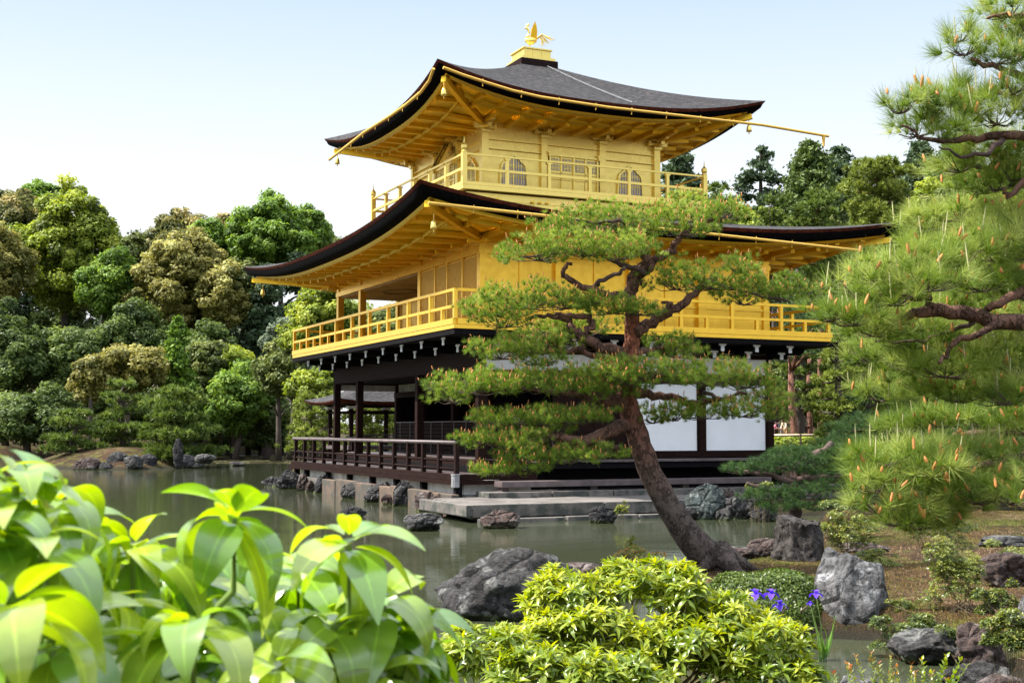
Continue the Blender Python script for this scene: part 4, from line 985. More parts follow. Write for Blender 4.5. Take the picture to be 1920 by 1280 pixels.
def pine_pads(pads, rg, nl, tufts_per_m2, k, L, w, spread=.75):
    """pads: centre, radii (picture-x, depth, z) -> needle mesh"""
    Cs, As, T = [], [], []
    for c, R, tb in pads:
        n = max(8, int(tufts_per_m2*R[0]*R[1]*math.pi))
        a = rg.uniform(0, 2*math.pi, n); rr = np.sqrt(rg.random(n)); wob = 1+.18*np.sin(a*3+rg.uniform(0, 6))+.12*np.sin(a*7+rg.uniform(0, 6))
        x = np.cos(a)*rr*R[0]*wob; y = np.sin(a)*rr*R[1]*wob
        zt = R[2]*np.sqrt(np.maximum(0, 1-(rr*.96)**2)); z = zt*rg.uniform(-.45, 1.0, n)+R[2]*.16*np.sin(x*5/R[0]+rg.uniform(0, 6))
        P = np.array(c)+x[:, None]*r2h+y[:, None]*f2h; P[:, 2] += z
        A = unit(x[:, None]/R[0]*r2h*.75+y[:, None]/R[1]*f2h*.75+np.array([0, 0, .65])+rg.normal(size=(n, 3))*.22)
        Cs.append(P); As.append(A); T.append(np.clip(tb+rg.normal(0, .16, n)+.18*z/R[2], 0, 1))
    Cs, As, T = np.concatenate(Cs), np.concatenate(As), np.concatenate(T)
    V, F, nn = needles(Cs, As, k, L, w, spread, rg)
    return Cs, As, T, V, F, np.repeat(T, k*3)
N_MID = ((.045, .075, .018), (.13, .19, .035), (.26, .32, .08)); N_DK = ((.020, .048, .016), (.055, .11, .03), (.12, .20, .055)); N_YL = ((.08, .11, .02), (.22, .28, .05), (.38, .42, .11))
def pine(label, box, D, seed, layers=6, cols=N_MID, lean=0, group=TREEG, dens=1.0, name='pine_tree', bark='bark_far', trunk_px=None, flatness=.13, dep=None, top_w=.45, ragged=.25):
    rg = np.random.default_rng(seed); c, R = px_box(*box, D, dep); base = np.array([c[0]+r2h[0]*lean, c[1]+r2h[1]*lean, 0.]); base[2] = max(gz(base[0], base[1]), .1)
    t = thing(name, base, label, 'pine', group); pads = []
    top = c[2]+R[2]; bot = c[2]-R[2]; m_ = MB(); tk = .03*R[2]+.10
    path = [base-np.array([0, 0, .3])]
    for i in range(1, 6):
        f = i/5; z = base[2]+(top-R[2]*.1-base[2])*f; p = base*(1-f)+np.array([c[0], c[1], 0])*f; path.append(np.array([p[0]+rg.normal(0, .05*R[0]), p[1]+rg.normal(0, .05*R[0]), z]))
    m_.tube(path, [tk*1.3, tk, tk*.85, tk*.65, tk*.45, tk*.2], 8)
    for i in range(layers):
        f = (i+.5)/layers; z = bot+(top-bot)*f; wr = R[0]*(1-(1-top_w)*f**1.6); k = 3 if f < .85 else 1
        a0 = rg.uniform(0, 6.28)
        for j in range(k+(1 if R[0] > 2.5 and f < .7 else 0)):
            a = a0+j*2*math.pi/(k)+rg.normal(0, .3); off = wr*rg.uniform(.40, .62) if k > 1 else 0
            rp_ = wr*rg.uniform(.38, .6) if k > 1 else wr*.8
            pc = np.array([c[0], c[1], 0])+r2h*math.cos(a)*off+f2h*math.sin(a)*off*R[1]/R[0]; pc[2] = z+rg.normal(0, ragged*(top-bot)/layers)
            pads.append((pc, (rp_, rp_*.9, max(.12, R[0]*flatness*rg.uniform(.7, 1.4))), rg.uniform(.3, .6)))
            s = np.array([np.interp(z, [q[2] for q in path], [q[0] for q in path]), np.interp(z, [q[2] for q in path], [q[1] for q in path]), z-.25*R[0]*.3])
            m_.tube([s, (s+pc)/2+np.array([0, 0, -.05*R[0]]), pc+np.array([0, 0, -.05])], [tk*.42, tk*.28, tk*.1], 6)
    L = .0042*D+.03
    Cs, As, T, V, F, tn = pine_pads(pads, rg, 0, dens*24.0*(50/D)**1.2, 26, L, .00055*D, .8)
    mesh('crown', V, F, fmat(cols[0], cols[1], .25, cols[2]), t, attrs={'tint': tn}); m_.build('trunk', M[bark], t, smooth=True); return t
def conifer(label, box, D, seed, cols=G_BLU, sparse=1.0, group=TREEG, name='conifer_tree', tiers=12, brl=.5):
    rg = np.random.default_rng(seed); c, R = px_box(*box, D); base = np.array([c[0], c[1], max(.1, gz(c[0], c[1]))]); t = thing(name, base, label, 'conifer', group)
    top = c[2]+R[2]; bot = c[2]-R[2]; m_ = MB(); m_.tube([base-np.array([0, 0, .2]), (c[0], c[1], bot), (c[0], c[1], top)], [.28, .22, .04], 7); P = []; Nn = []; T = []
    for i in range(tiers):
        f = i/(tiers-1); z = bot+(top-bot)*f; f += rg.normal(0, .3/tiers); f = min(max(f, 0), 1); z = bot+(top-bot)*f; wr = R[0]*(1.03-f)**.55
        for j in range(int(11*sparse)+2):
            if rg.random() > sparse+.15: continue
            a = rg.uniform(0, 6.28); d = r2h*math.cos(a)+f2h*math.sin(a); ln = wr*rg.uniform(.55, 1.08)
            s = np.array([c[0], c[1], z]); e = s+d*ln+np.array([0, 0, rg.uniform(-.1, .18)*ln]); m_.tube([s, e], [.05, .015], 4)
            n = int(34+90*ln); f_ = rg.uniform(.25, 1.05, n)**.7; spread_ = .12*ln+brl*.55
            q = s+(e-s)*f_[:, None]+rg.normal(size=(n, 3))*spread_*np.array([.6, .6, .45]); P.append(q); Nn.append(unit(rg.normal(size=(n, 3))+np.array([0, 0, .6]))); T.append(np.clip(rg.normal(.45, .2, n), 0, 1))
    P, Nn, T = np.concatenate(P), np.concatenate(Nn), np.concatenate(T); sz = (.0019*D+.02)*rg.uniform(.6, 1.2, len(P))
    V, F = leaf_quads(P, Nn, sz, sz*.5, rg); mesh('crown', V, F, fmat(cols[0], cols[1], .2, cols[2]), t, attrs={'tint': np.repeat(T, 4)}); m_.build('trunk', M['bark_far'], t); return t
# ================================================================ FAR SHORE, LEFT
broad('large rounded yellow green tree towering at the left skyline', (18, 218, 362, 620), 100, G_YEL, 1, 10, 1.25, dens=150)
broad('deep green tree spilling down to the right of the rounded yellow green tree', (150, 250, 470, 620), 97, G_BRI, 2, 6, 1.0)
broad('brownish tree cut by the left edge below the skyline', (-70, 52, 420, 600), 95, G_CRM, 3, 7, 1.1)
broad('olive brown tree at the top left behind the rounded tree', (-60, 115, 350, 500), 112, G_BRN, 4, 6, 1.1)
broad('small bright green treetop poking over the left skyline', (45, 115, 340, 420), 118, G_BRI, 5, 4, .8)
broad('large cream flowering tree in the middle of the far wood', (240, 415, 430, 660), 97, G_CRM, 6, 9, 1.1, dens=150)
broad('smaller cream tufted tree to the right of the large flowering one', (375, 460, 500, 640), 95, G_CRM, 61, 6, .8)
broad('dark rusty crowned tree on the skyline left of centre', (255, 400, 393, 560), 112, G_BRN, 7, 6, 1.0)
broad('dark bush crowned tree in the skyline gap right of the rounded tree', (212, 275, 420, 600), 108, G_OLV, 8, 5, .9)
broad('small fresh green round tree on the skyline before the big green one', (360, 430, 413, 520), 104, G_BRI, 9, 5, .8)
broad('big fresh green tree on the skyline just left of the pavilion eaves', (432, 622, 374, 540), 104, G_BRI, 10, 10, 1.15, dens=150)
broad('brown topped tree half hidden behind the big fresh green tree', (400, 470, 398, 520), 116, G_BRN, 11, 5, .9)
broad('grey green tree at the right end of the skyline next to the eaves', (570, 665, 425, 560), 108, G_OLV, 12, 5, .9)
broad('dull green tree under the big fresh green tree', (420, 520, 480, 640), 99, G_OLV, 13, 6, .9)
conifer('dark grey conifer behind the lower left eaves', (440, 560, 500, 740), 96, 14, G_BLU, 1.0)
conifer('second dark conifer between the cream tree and the eaves', (500, 620, 480, 740), 100, 15, G_BLU, 1.0)
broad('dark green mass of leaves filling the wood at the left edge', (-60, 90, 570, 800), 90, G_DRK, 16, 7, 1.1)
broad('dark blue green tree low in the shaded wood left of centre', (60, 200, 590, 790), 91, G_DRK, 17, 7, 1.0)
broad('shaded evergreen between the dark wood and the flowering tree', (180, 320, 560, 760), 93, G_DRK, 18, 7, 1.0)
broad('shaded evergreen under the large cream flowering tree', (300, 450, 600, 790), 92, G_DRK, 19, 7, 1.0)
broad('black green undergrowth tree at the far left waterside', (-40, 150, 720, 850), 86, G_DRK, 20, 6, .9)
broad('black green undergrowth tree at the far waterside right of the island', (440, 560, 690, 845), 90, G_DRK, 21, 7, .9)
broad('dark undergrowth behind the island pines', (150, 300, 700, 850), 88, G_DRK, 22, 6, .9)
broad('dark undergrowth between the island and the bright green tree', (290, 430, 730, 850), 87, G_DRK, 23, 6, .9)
broad('olive tree with cream blossom clumps in the middle distance', (195, 305, 638, 760), 82, G_CRM, 24, 7, .8, dens=130)
broad('small cream blossomed shrub tree left of the olive one', (132, 205, 668, 770), 80, G_CRM, 25, 5, .7)
conifer('feathery light green young tree in the middle of the far wood', (298, 368, 598, 745), 84, 26, G_BRI, .7, tiers=14, brl=.3)
broad('dull olive tree right of the feathery young tree', (350, 420, 635, 760), 86, G_OLV, 27, 5, .7)
broad('vivid green maple-like tree in the centre of the far shore', (378, 505, 690, 835), 84, G_BRI, 28, 9, .8, dens=150)
broad('fresh green treetop rising behind the vivid green tree', (400, 480, 645, 750), 88, G_YEL, 29, 5, .7)
broad('dark lower half tree right of the vivid green tree', (455, 545, 740, 850), 85, G_DRK, 30, 5, .7)
broad('silvery leaved tree left of the lower balcony', (500, 590, 590, 740), 82, G_SIL, 31, 6, .7)
broad('olive green tree below the lower balcony', (480, 570, 640, 760), 80, G_OLV, 32, 6, .7)
broad('bright yellow green bush just left of the timber posts', (545, 625, 680, 790), 66, G_YEL, 33, 6, .6)
broad('light green tree seen through the open corner of the middle storey', (530, 690, 542, 700), 74, G_YEL, 34, 8, .8, dens=150)
broad('dull green tree seen between the gold posts', (660, 790, 555, 740), 72, G_OLV, 35, 7, .8)
IS = 'pines on the small island'
pine('leftmost low pine on the island', (75, 205, 765, 850), 68, 36, 4, N_MID, group=IS, flatness=.11)
pine('tall tiered pine in the middle of the island', (168, 292, 714, 850), 70, 37, 6, N_MID, group=IS, flatness=.11)
pine('broad spreading pine at the right of the island', (240, 425, 727, 858), 67, 38, 6, N_MID, group=IS, flatness=.11, dens=1.2)
FP = 'pines behind the fishing pavilion'
pine('bright pine standing left of the timber corner post', (530, 640, 730, 850), 58, 39, 6, N_YL, group=FP, flatness=.2)
pine('bright pine seen through the open timber veranda', (610, 760, 700, 850), 62, 40, 6, N_YL, group=FP, flatness=.2)
pine('dark pine seen through the gap below the balcony', (680, 800, 690, 850), 66, 41, 5, N_MID, group=FP)
for i, (a, b, lb) in enumerate(((395, 450, 'dark shrub on the far bank right of the island'), (455, 520, 'low shrub on the far bank under the dark trees'), (500, 560, 'low shrub on the far bank left of the veranda'))):
    broad(lb, (a, b, 806, 848), 97, G_DRK, 50+i, 4, .5, name='shrub', cat='shrub', group='shrubs on the far bank')
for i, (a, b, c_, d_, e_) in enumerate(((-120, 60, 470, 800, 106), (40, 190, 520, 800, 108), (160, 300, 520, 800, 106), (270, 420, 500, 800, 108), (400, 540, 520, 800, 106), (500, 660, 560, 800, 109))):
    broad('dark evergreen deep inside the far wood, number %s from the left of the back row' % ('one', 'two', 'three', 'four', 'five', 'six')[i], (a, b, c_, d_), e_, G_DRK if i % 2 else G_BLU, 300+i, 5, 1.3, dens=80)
# ================================================================ RIGHT BACKGROUND
RB = 'trees behind the pavilion on the right'
conifer('thin branched dark tree seen through the top balcony railing', (1211, 1345, 292, 470), 85, 60, G_BLU, .75, RB, tiers=14)
conifer('sparse tall conifer with gappy crown on the right skyline', (1360, 1493, 278, 420), 90, 61, G_BLU, .35, RB, tiers=12, brl=.35)
conifer('dense pointed dark green conifer on the right skyline', (1443, 1597, 272, 470), 88, 62, G_DRK, 1.0, RB, tiers=14)
conifer('narrow dark conifer right of the dense pointed one', (1515, 1637, 282, 470), 98, 63, G_BLU, .8, RB, tiers=14)
conifer('dark blue conifer behind the round headed pine', (1665, 1785, 272, 470), 96, 64, G_BLU, .9, RB, tiers=14)
conifer('dark conifer behind the near pine at the right', (1715, 1865, 250, 470), 100, 65, G_BLU, .9, RB, tiers=14)
pine('round headed yellow green pine with a bare trunk on the right skyline', (1568, 1722, 297, 500), 72, 66, 9, N_YL, group=RB, bark='bark_red', flatness=.24, top_w=.75, dens=1.4)
pine('mid green pine behind the right end of the lower roof', (1470, 1600, 358, 520), 66, 67, 8, N_MID, group=RB, bark='bark_red', flatness=.22, dens=1.3)
pine('pale green pine low on the skyline right of the pavilion', (1395, 1500, 378, 520), 74, 68, 7, N_MID, group=RB, flatness=.22, dens=1.3)
pine('pine peeping over the lower roof behind the top balcony', (1290, 1400, 352, 520), 70, 69, 7, N_MID, group=RB, flatness=.22, dens=1.3)
broad('dark round tree behind the right end of the top balcony', (1320, 1385, 355, 480), 92, G_DRK, 70, 4, .7, group=RB)
pine('tall pine with yellow green needles right of the roof tip', (1640, 1800, 380, 640), 52, 71, 8, N_YL, group=RB, flatness=.14)
pine('spreading pine behind the right foreground branch', (1760, 1960, 400, 700), 48, 72, 8, N_YL, group=RB, flatness=.14)
pine('pine in shade just right of the gold wall', (1440, 1560, 480, 780), 56, 73, 9, N_MID, group=RB, flatness=.14)
pine('pale pine between the roof tip and the foreground branch', (1540, 1690, 450, 700), 60, 74, 7, N_MID, group=RB, flatness=.14)
pine('pine beyond the right corner of the middle balcony', (1500, 1640, 600, 815), 44, 75, 7, N_YL, group=RB, flatness=.14)
pine('dense pine behind the lower right branches', (1620, 1800, 620, 830), 40, 76, 8, N_MID, group=RB, flatness=.13, dens=1.2)
pine('dense pine at the right edge behind the foreground', (1770, 1970, 610, 830), 38, 77, 8, N_YL, group=RB, flatness=.13, dens=1.2)
pine('dark pine in the hollow at the right', (1560, 1700, 720, 870), 34, 78, 6, N_DK, group=RB, flatness=.16, dens=1.2)
pine('dark spreading pine at the far right above the moss', (1680, 1960, 760, 905), 30, 79, 6, N_DK, group=RB, flatness=.14, dens=1.2)
broad('dark evergreen filling the gap behind the standing people', (1440, 1560, 640, 830), 96, G_DRK, 80, 6, .9, group=RB)
broad('dark evergreen far behind the right garden pines', (1560, 1760, 480, 820), 98, G_DRK, 81, 8, 1.1, group=RB)
broad('dark evergreen far behind at the right edge', (1740, 1980, 420, 820), 98, G_DRK, 82, 8, 1.1, group=RB)
broad('dark evergreen far behind the lower roof end', (1380, 1600, 420, 720), 104, G_DRK, 83, 8, 1.1, group=RB)
broad('low yellow green bush in front of the red trunk', (1440, 1545, 822, 850), 48, G_YEL, 84, 5, .35, leaf=.07, name='shrub', cat='shrub', group='garden shrubs')
broad('bright fern-like bush under the dark pine on the right', (1522, 1600, 820, 846), 44, G_YEL, 85, 4, .3, leaf=.06, name='shrub', cat='shrub', group='garden shrubs')
for i, (a, b, c_, d_, e_, cl_, lb) in enumerate((
    (1340, 1480, 372, 560, 80, G_YEL, 'yellow green rounded tree behind the lower roof ridge'), (1480, 1580, 385, 560, 84, G_OLV, 'olive tree low on the skyline between conifers and roof'),
    (1690, 1830, 350, 600, 84, G_OLV, 'olive tree on the skyline right of the round headed pine'), (1800, 1990, 330, 640, 82, G_YEL, 'yellow green tree behind the near pine on the skyline'),
    (1600, 1740, 430, 640, 78, G_YEL, 'fresh yellow green tree just beyond the lower roof tip'), (1440, 1560, 560, 830, 70, G_OLV, 'olive tree beyond the right end of the middle balcony'),
    (1540, 1680, 600, 840, 66, G_YEL, 'yellow green tree in the hollow beyond the balcony corner'), (1660, 1840, 560, 800, 68, G_OLV, 'olive tree deep behind the right foreground branch'),
    (1460, 1570, 700, 815, 78, G_BRI, 'bright green undergrowth behind the red pine trunks'), (1820, 1990, 620, 840, 60, G_YEL, 'yellow green tree filling the gap at the right edge'))):
    broad(lb, (a, b, c_, d_), e_, cl_, 400+i, 7, group=RB)
pine('shaded garden pine right of the red trunks', (1530, 1660, 700, 835), 46, 90, 6, N_MID, group=RB, flatness=.2, dens=1.2)
pine('shaded garden pine with flat pads above the moss', (1640, 1800, 720, 860), 36, 91, 6, N_MID, group=RB, flatness=.18, dens=1.2)
for i, (a, b, c_, d_, e_, lb) in enumerate(((1560, 1680, 840, 900, 30, 'rounded green shrub under the dark hollow pines'), (1690, 1800, 862, 925, 27, 'rounded green shrub at the back of the moss behind the near pine'), (1800, 1960, 860, 930, 26, 'rounded green shrub at the right edge behind the near pine'))):
    broad(lb, (a, b, c_, d_), e_, G_OLV, 420+i, 6, .3, leaf=.05, name='shrub', cat='shrub', group='garden shrubs')
for i, (a, b, c_, d_, e_, cl_, lb) in enumerate((
    (1590, 1720, 335, 560, 92, G_DRK, 'dark tree filling the skyline behind the round headed pine'), (1760, 1900, 290, 600, 92, G_DRK, 'dark green tree high on the skyline between the near pine branches'),
    (1700, 1800, 330, 560, 86, G_YEL, 'pale yellow green tree high on the skyline beside the near pine'), (1850, 2000, 260, 600, 88, G_OLV, 'olive tree at the right edge behind the upper near pine branch'))):
    broad(lb, (a, b, c_, d_), e_, cl_, 440+i, 8, group=RB)
# red trunked pines near the visitors
def red_pine(px, D, w, ytop, label, seed, lean=0):
    g = grd(px, D); t = thing('red_pine', g, label, 'pine', 'red trunked pines behind the right corner'); m_ = MB(); top = at(px+lean, ytop, D)
    m_.tube([g-np.array([0, 0, .2]), g*.7+top*.3+r2h*.03, g*.4+top*.6+r2h*-.05, top], [w*1.15, w, w*.9, w*.7], 10); m_.build('trunk', M['bark_red'], t, smooth=True)
    rg = np.random.default_rng(seed); pads = []
    for k in range(7): pads.append((top+r2h*rg.uniform(-1.6, 1.6)+f2h*rg.uniform(-1, 1.5)+np.array([0, 0, rg.uniform(.2, 2.6)]), (rg.uniform(.8, 1.3), rg.uniform(.8, 1.2), .28), rg.uniform(.2, .5)))
    Cs, As, T, V, F, tn = pine_pads(pads, rg, 0, 9, 26, .0042*D+.03, .00042*D, .8); mesh('crown', V, F, fmat(N_DK[0], N_DK[1], .25, N_DK[2]), t, attrs={'tint': tn})
    m_ = MB()
    for c, R, _ in pads: m_.tube([top-np.array([0, 0, .4]), (top+c)/2, c-np.array([0, 0, .15])], [w*.4, w*.25, w*.1], 6)
    m_.build('branch', M['bark_red'], t, smooth=True)
red_pine(1489, 50, .15, 680, 'red trunked pine standing in front of the visitors', 5, -6)
red_pine(1516, 58, .12, 660, 'thinner red pine trunk right of the one before the visitors', 6, 2)
#red_pine(1608, 40, .06, 640, 'slim dark pine stem among the right hand pines', 7, -2)
# ================================================================ FISHING PAVILION AND FENCE BEHIND
fc = at(692, 800, 50); fz = 1.35
FPV = thing('fishing_pavilion', (fc[0], fc[1], .2), 'small open timber fishing pavilion with low bark roof behind the veranda', 'pavilion')
def strips2(name, rings, mat): return strips(name, rings, mat, FPV)
A = lambda h, z0, z1: ring(fc[0], fc[1], h, h*1.15, z0, z1, 0, 0, n=10, bow=.02)
strips2('roof', [A(1.95, 2.98, 3.10), A(1.4, 3.12, 3.2), A(.7, 3.42, 3.44), A(.05, 3.85, 3.85)], M['thatch'])
strips2('roof_edge', [A(1.95, 2.978, 3.098), A(1.93, 2.90, 3.02), A(1.85, 2.86, 2.98), A(.3, 2.95, 2.97)], M['thatch_brown'])
q = None
for sx in (-1, 1):
    for sy in (-1, 1):
        p = (fc[0]+sx*1.15, fc[1]+sy*1.35, .3)
        if q is None:
            m_ = MB(); m_.box(-.07, .07, -.07, .07, 0, 2.6); q = m_.build('post', M['wood'], FPV, loc=p); m_ = MB(); m_.box(-.16, .16, -.16, .16, 2.42, 2.52); cc = mesh('white_cap', np.array(m_.v), m_.f, M['white_metal'], q, loc=p); cc.location = (0, 0, 0)
        else: o = clone(q, p); c2 = cc.copy(); link(c2); c2.parent = o
m_ = MB(); m_.box(fc[0]-1.3, fc[0]+1.3, fc[1]-1.5, fc[1]+1.5, 1.2, 1.33); m_.build('floor', M['wood_grey'], FPV)
for s_ in (-1, 1):
    for z_ in (2.55, 2.80): m_ = MB(); m_.box(fc[0]-1.3, fc[0]+1.3, fc[1]+s_*1.35-.05, fc[1]+s_*1.35+.05, z_, z_+.1); m_.box(fc[0]+s_*1.15-.045, fc[0]+s_*1.15+.045, fc[1]-1.29, fc[1]+1.29, z_+.01, z_+.09); m_.build('beam', M['wood'], FPV)
    for z_ in (1.95, 1.72, 1.6): m_ = MB(); m_.box(fc[0]-1.15, fc[0]+1.15, fc[1]+s_*1.35-.02, fc[1]+s_*1.35+.02, z_, z_+.035); m_.box(fc[0]+s_*1.15-.02, fc[0]+s_*1.15+.02, fc[1]-1.3, fc[1]+1.3, z_+.002, z_+.033); m_.build('rail', M['wood_grey'], FPV)
fe = thing('bamboo_fence', grd(1500, 47), 'low pale bamboo rail fence along the path beside the red trunk', 'fence'); m_ = MB()
a, b = at(1440, 816, 47), at(1556, 815, 47); m_.tube([a, b], .045, 7); m_.build('rail', mat_simple('pale_bamboo', (.55, .42, .34), .5, 0, 5, .2), fe, smooth=True)
for px in (1446, 1500, 1540): g = grd(px, 47); h = at(px, 816, 47); m_ = MB(); m_.tube([g-np.array([0, 0, .1]), (g[0], g[1], h[2]+.05)], .035, 6); m_.build('fence_post', M['bark_far'], fe)
# ================================================================ PEOPLE (far, partly hidden)
M['skin'] = mat_simple('skin', (.50, .27, .18), .6, 0, 5, .05); M['hair'] = mat_simple('hair', (.012, .010, .010), .5, 0, 9, .2)
def skin_body(name, J, E, mat, parent, sub=1):
    me = bpy.data.meshes.new(name); me.from_pydata([tuple(j[0]) for j in J], E, []); o = link(bpy.data.objects.new(name, me)); me.materials.append(mat)
    o.modifiers.new('skin', 'SKIN'); sv = me.skin_vertices[0].data
    for i, j in enumerate(J): sv[i].radius = (j[1], j[2] if len(j) > 2 else j[1])
    sv[0].use_root = True; s = o.modifiers.new('sub', 'SUBSURF'); s.levels = s.render_levels = sub+1
    o.parent = parent; return o
def person(px, D, H, label, topc, legc, face, bend=0, hat=None, shoe=(.75, .75, .75), yb=829):
    f = at(px, yb, D); f = np.array([f[0], f[1], max(f[2], gz(f[0], f[1]))]); t = thing('person', f, label, 'person', 'visitors on the path')
    a = math.radians(face); fd = r2h*math.cos(a)+f2h*math.sin(a); sd = np.cross(fd, (0, 0, 1.)); k = H/1.65
    def q(s, fwd, z): return (sd*s+fd*fwd)*k+np.array([0, 0, z*k])
    b = bend; hz_ = .92
    neck = (0, .30*b, 1.38-.10*b); head = (0, .42*b+.03, 1.55-.16*b); chest = (0, .20*b, 1.22-.05*b)
    J = [(q(0, 0, hz_), .15*k, .11*k), (q(0, .07*b, 1.06), .13*k, .095*k), (q(*chest), .16*k, .10*k), (q(neck[0], neck[1], neck[2]), .05*k), (q(*head), .075*k, .09*k), (q(head[0], head[1]+.005, head[2]+.09), .065*k, .08*k)]
    E = [(0, 1), (1, 2), (2, 3), (3, 4), (4, 5)]
    for s in (-1, 1):
        n = len(J); J += [(q(s*.17, chest[1]+.02, chest[2]+.08), .05*k), (q(s*.24, chest[1]+.06, chest[2]-.20), .042*k), (q(s*.17, chest[1]+.24, chest[2]-.30), .032*k), (q(s*.13, chest[1]+.31, chest[2]-.28), .028*k, .016*k)]
        E += [(2, n), (n, n+1), (n+1, n+2), (n+2, n+3)]; m = len(J)
        J += [(q(s*.09, 0, .86), .085*k), (q(s*.10, .02, .47), .055*k), (q(s*.10, -.02, .09), .038*k), (q(s*.10, .10, .04), .036*k, .025*k)]; E += [(0, m), (m, m+1), (m+1, m+2), (m+2, m+3)]
        for fi, (dx, ln) in enumerate(((-.03, .075), (-.012, .085), (.006, .08), (.022, .065), (.04, .05))):
            v = len(J); J += [(q(s*.13+dx, chest[1]+.36, chest[2]-.285), .009*k), (q(s*.13+dx, chest[1]+.36+ln*.6, chest[2]-.31), .007*k)]; E += [(n+3, v), (v, v+1)]
    skin_body('body', J, E, M['skin'], t)
    J = [(q(0, 0, hz_+.02), .17*k, .13*k), (q(0, .07*b, 1.06), .15*k, .115*k), (q(chest[0], chest[1], chest[2]), .18*k, .12*k), (q(0, neck[1]*.9, neck[2]-.04), .075*k)]; E = [(0, 1), (1, 2), (2, 3)]
    for s in (-1, 1): n = len(J); J += [(q(s*.175, chest[1]+.02, chest[2]+.08), .068*k), (q(s*.245, chest[1]+.06, chest[2]-.20), .055*k), (q(s*.18, chest[1]+.22, chest[2]-.30), .045*k)]; E += [(2, n), (n, n+1), (n+1, n+2)]
    skin_body('jacket', J, E, topc, t)
    J = [(q(0, 0, .94), .16*k, .12*k)]; E = []
    for s in (-1, 1): n = len(J); J += [(q(s*.09, 0, .84), .10*k), (q(s*.10, .02, .47), .07*k), (q(s*.10, -.02, .12), .055*k)]; E += [(0, n), (n, n+1), (n+1, n+2)]
    skin_body('trousers', J, E, legc, t)
    skin_body('hair', [(q(head[0], head[1]-.035, head[2]+.01), .075*k, .085*k), (q(head[0], head[1]-.015, head[2]+.09), .088*k, .09*k), (q(head[0], head[1]-.04, head[2]-.05), .06*k)], [(0, 1), (0, 2)], hat or M['hair'], t)
    for s in (-1, 1): m_ = MB(); o = f+np.array(q(s*.10, .06, .0)); m_.beam(o-fd*.13*k+np.array([0, 0, .04]), o+fd*.15*k+np.array([0, 0, .03]), .09*k, .07*k); m_.build('shoe', mat_simple('shoe', shoe, .5), t)
cl = lambda n, c: mat_simple(n, c, .8, 0, 8, .15)
PD = 56
person(1474, PD, 1.05, 'crouching person in cream top with black hair left of the red trunk', cl('cream_cloth', (.70, .60, .45)), cl('tan_cloth', (.40, .25, .12)), -150, .7, yb=828)
person(1464, PD+1, .95, 'bent person in dark patterned top left of the cream dressed one', cl('patterned_cloth', (.06, .055, .065)), cl('grey_cloth', (.25, .2, .2)), 200, 1.0, cl('dark_patterned_scarf', (.05, .045, .05)), yb=824)
person(1450, PD+1, .75, 'small person in pink jacket nearest the white panel', cl('pink_cloth', (.55, .12, .22)), cl('rose_cloth', (.40, .22, .2)), 30, .8, cl('brown_hair', (.10, .05, .03)), yb=822)
person(1499, PD, 1.10, 'person in navy jacket and jeans just right of the red trunk', cl('navy_cloth', (.025, .05, .19)), cl('denim', (.08, .12, .20)), 200, .2, yb=828)
person(1506, PD+1.2, 1.05, 'person in bright blue top behind the navy jacket', cl('blue_cloth', (.05, .25, .42)), cl('black_cloth', (.02, .02, .025)), 150, .2, yb=826)
person(1513, PD, 1.12, 'person in olive top with head turned left, rightmost of the visitors', cl('olive_cloth', (.20, .17, .11)), cl('brown_cloth', (.10, .04, .03)), 170, .1, yb=826)
# ================================================================ LEANING PINE IN FRONT
M['bark'] = mat_bark('scaly_pine_bark', (.055, .042, .036), (.125, .098, .084), 24, (.24, .085, .05), 1.7)
M['twig'] = mat_simple('twig_bark', (.075, .045, .038), .9, 0, 14, .5, .6, .02)
M['limb'] = mat_bark('red_limb_bark', (.11, .06, .045), (.21, .11, .08), 22)
M['candle'] = mat_simple('orange_candle', (.50, .20, .055), .7, 0, 20, .3, .4, .01)
M['candle_pale'] = mat_simple('pale_candle', (.42, .40, .20), .7, 0, 20, .2, .3, .01)
def crooked(pts, rg, amp=.02, n=5):
    """resample px path into a slightly crooked one"""
    P = []
    for i in range(len(pts)-1):
        a, b = np.array(pts[i], float), np.array(pts[i+1], float)
        for k in range(n):
            f = k/n; p = a*(1-f)+b*f; P.append(np.append(p[:3]+(rg.normal(0, amp, 3) if (i or k) else 0), p[3]))
    P.append(np.array(pts[-1], float)); return P
def limb(name, px, D0, parent, mat, rg, amp=.015, n=4, sides=9):
    """px: list of (x, y, width px, dD)"""
    pts = [np.append(at(x, y, D0+d), w/2/FPX*(D0+d)) for x, y, w, d in px]
    P = crooked(pts, rg, amp, n); m_ = MB(); m_.tube([p[:3] for p in P], [p[3] for p in P], sides); o = m_.build(name, mat, parent, smooth=True); return o
rg = np.random.default_rng(5)
D0 = 15.7
MP = thing('leaning_pine', grd(1335, 15.7), 'garden pine leaning over the pond with cloud shaped needle pads and reddish trunk', 'pine')
limb('trunk', [(1375, 1080, 84, .0), (1335, 1050, 66, 0), (1290, 1003, 55, -.05), (1248, 940, 46, -.05), (1214, 870, 43, 0), (1190, 800, 41, 0), (1174, 745, 37, 0), (1175, 690, 33, 0), (1186, 640, 30, .05), (1184, 590, 27, .05), (1180, 548, 22, .05)], D0, MP, M['bark'], rg, .008, 4, 16)
m_ = MB()
for a_, l_ in ((0, .5), (.9, .45), (2.2, .35), (3.4, .3), (5.2, .5)):
    g = grd(1345, 15.7); e = g+r2h*math.cos(a_)*l_+f2h*math.sin(a_)*l_; e[2] = gz(e[0], e[1])-.04; m_.tube([g+np.array([0, 0, .22]), (g+e)/2+np.array([0, 0, .10]), e], [.17, .09, .03], 8)
m_.build('root', M['bark'], MP, smooth=True)
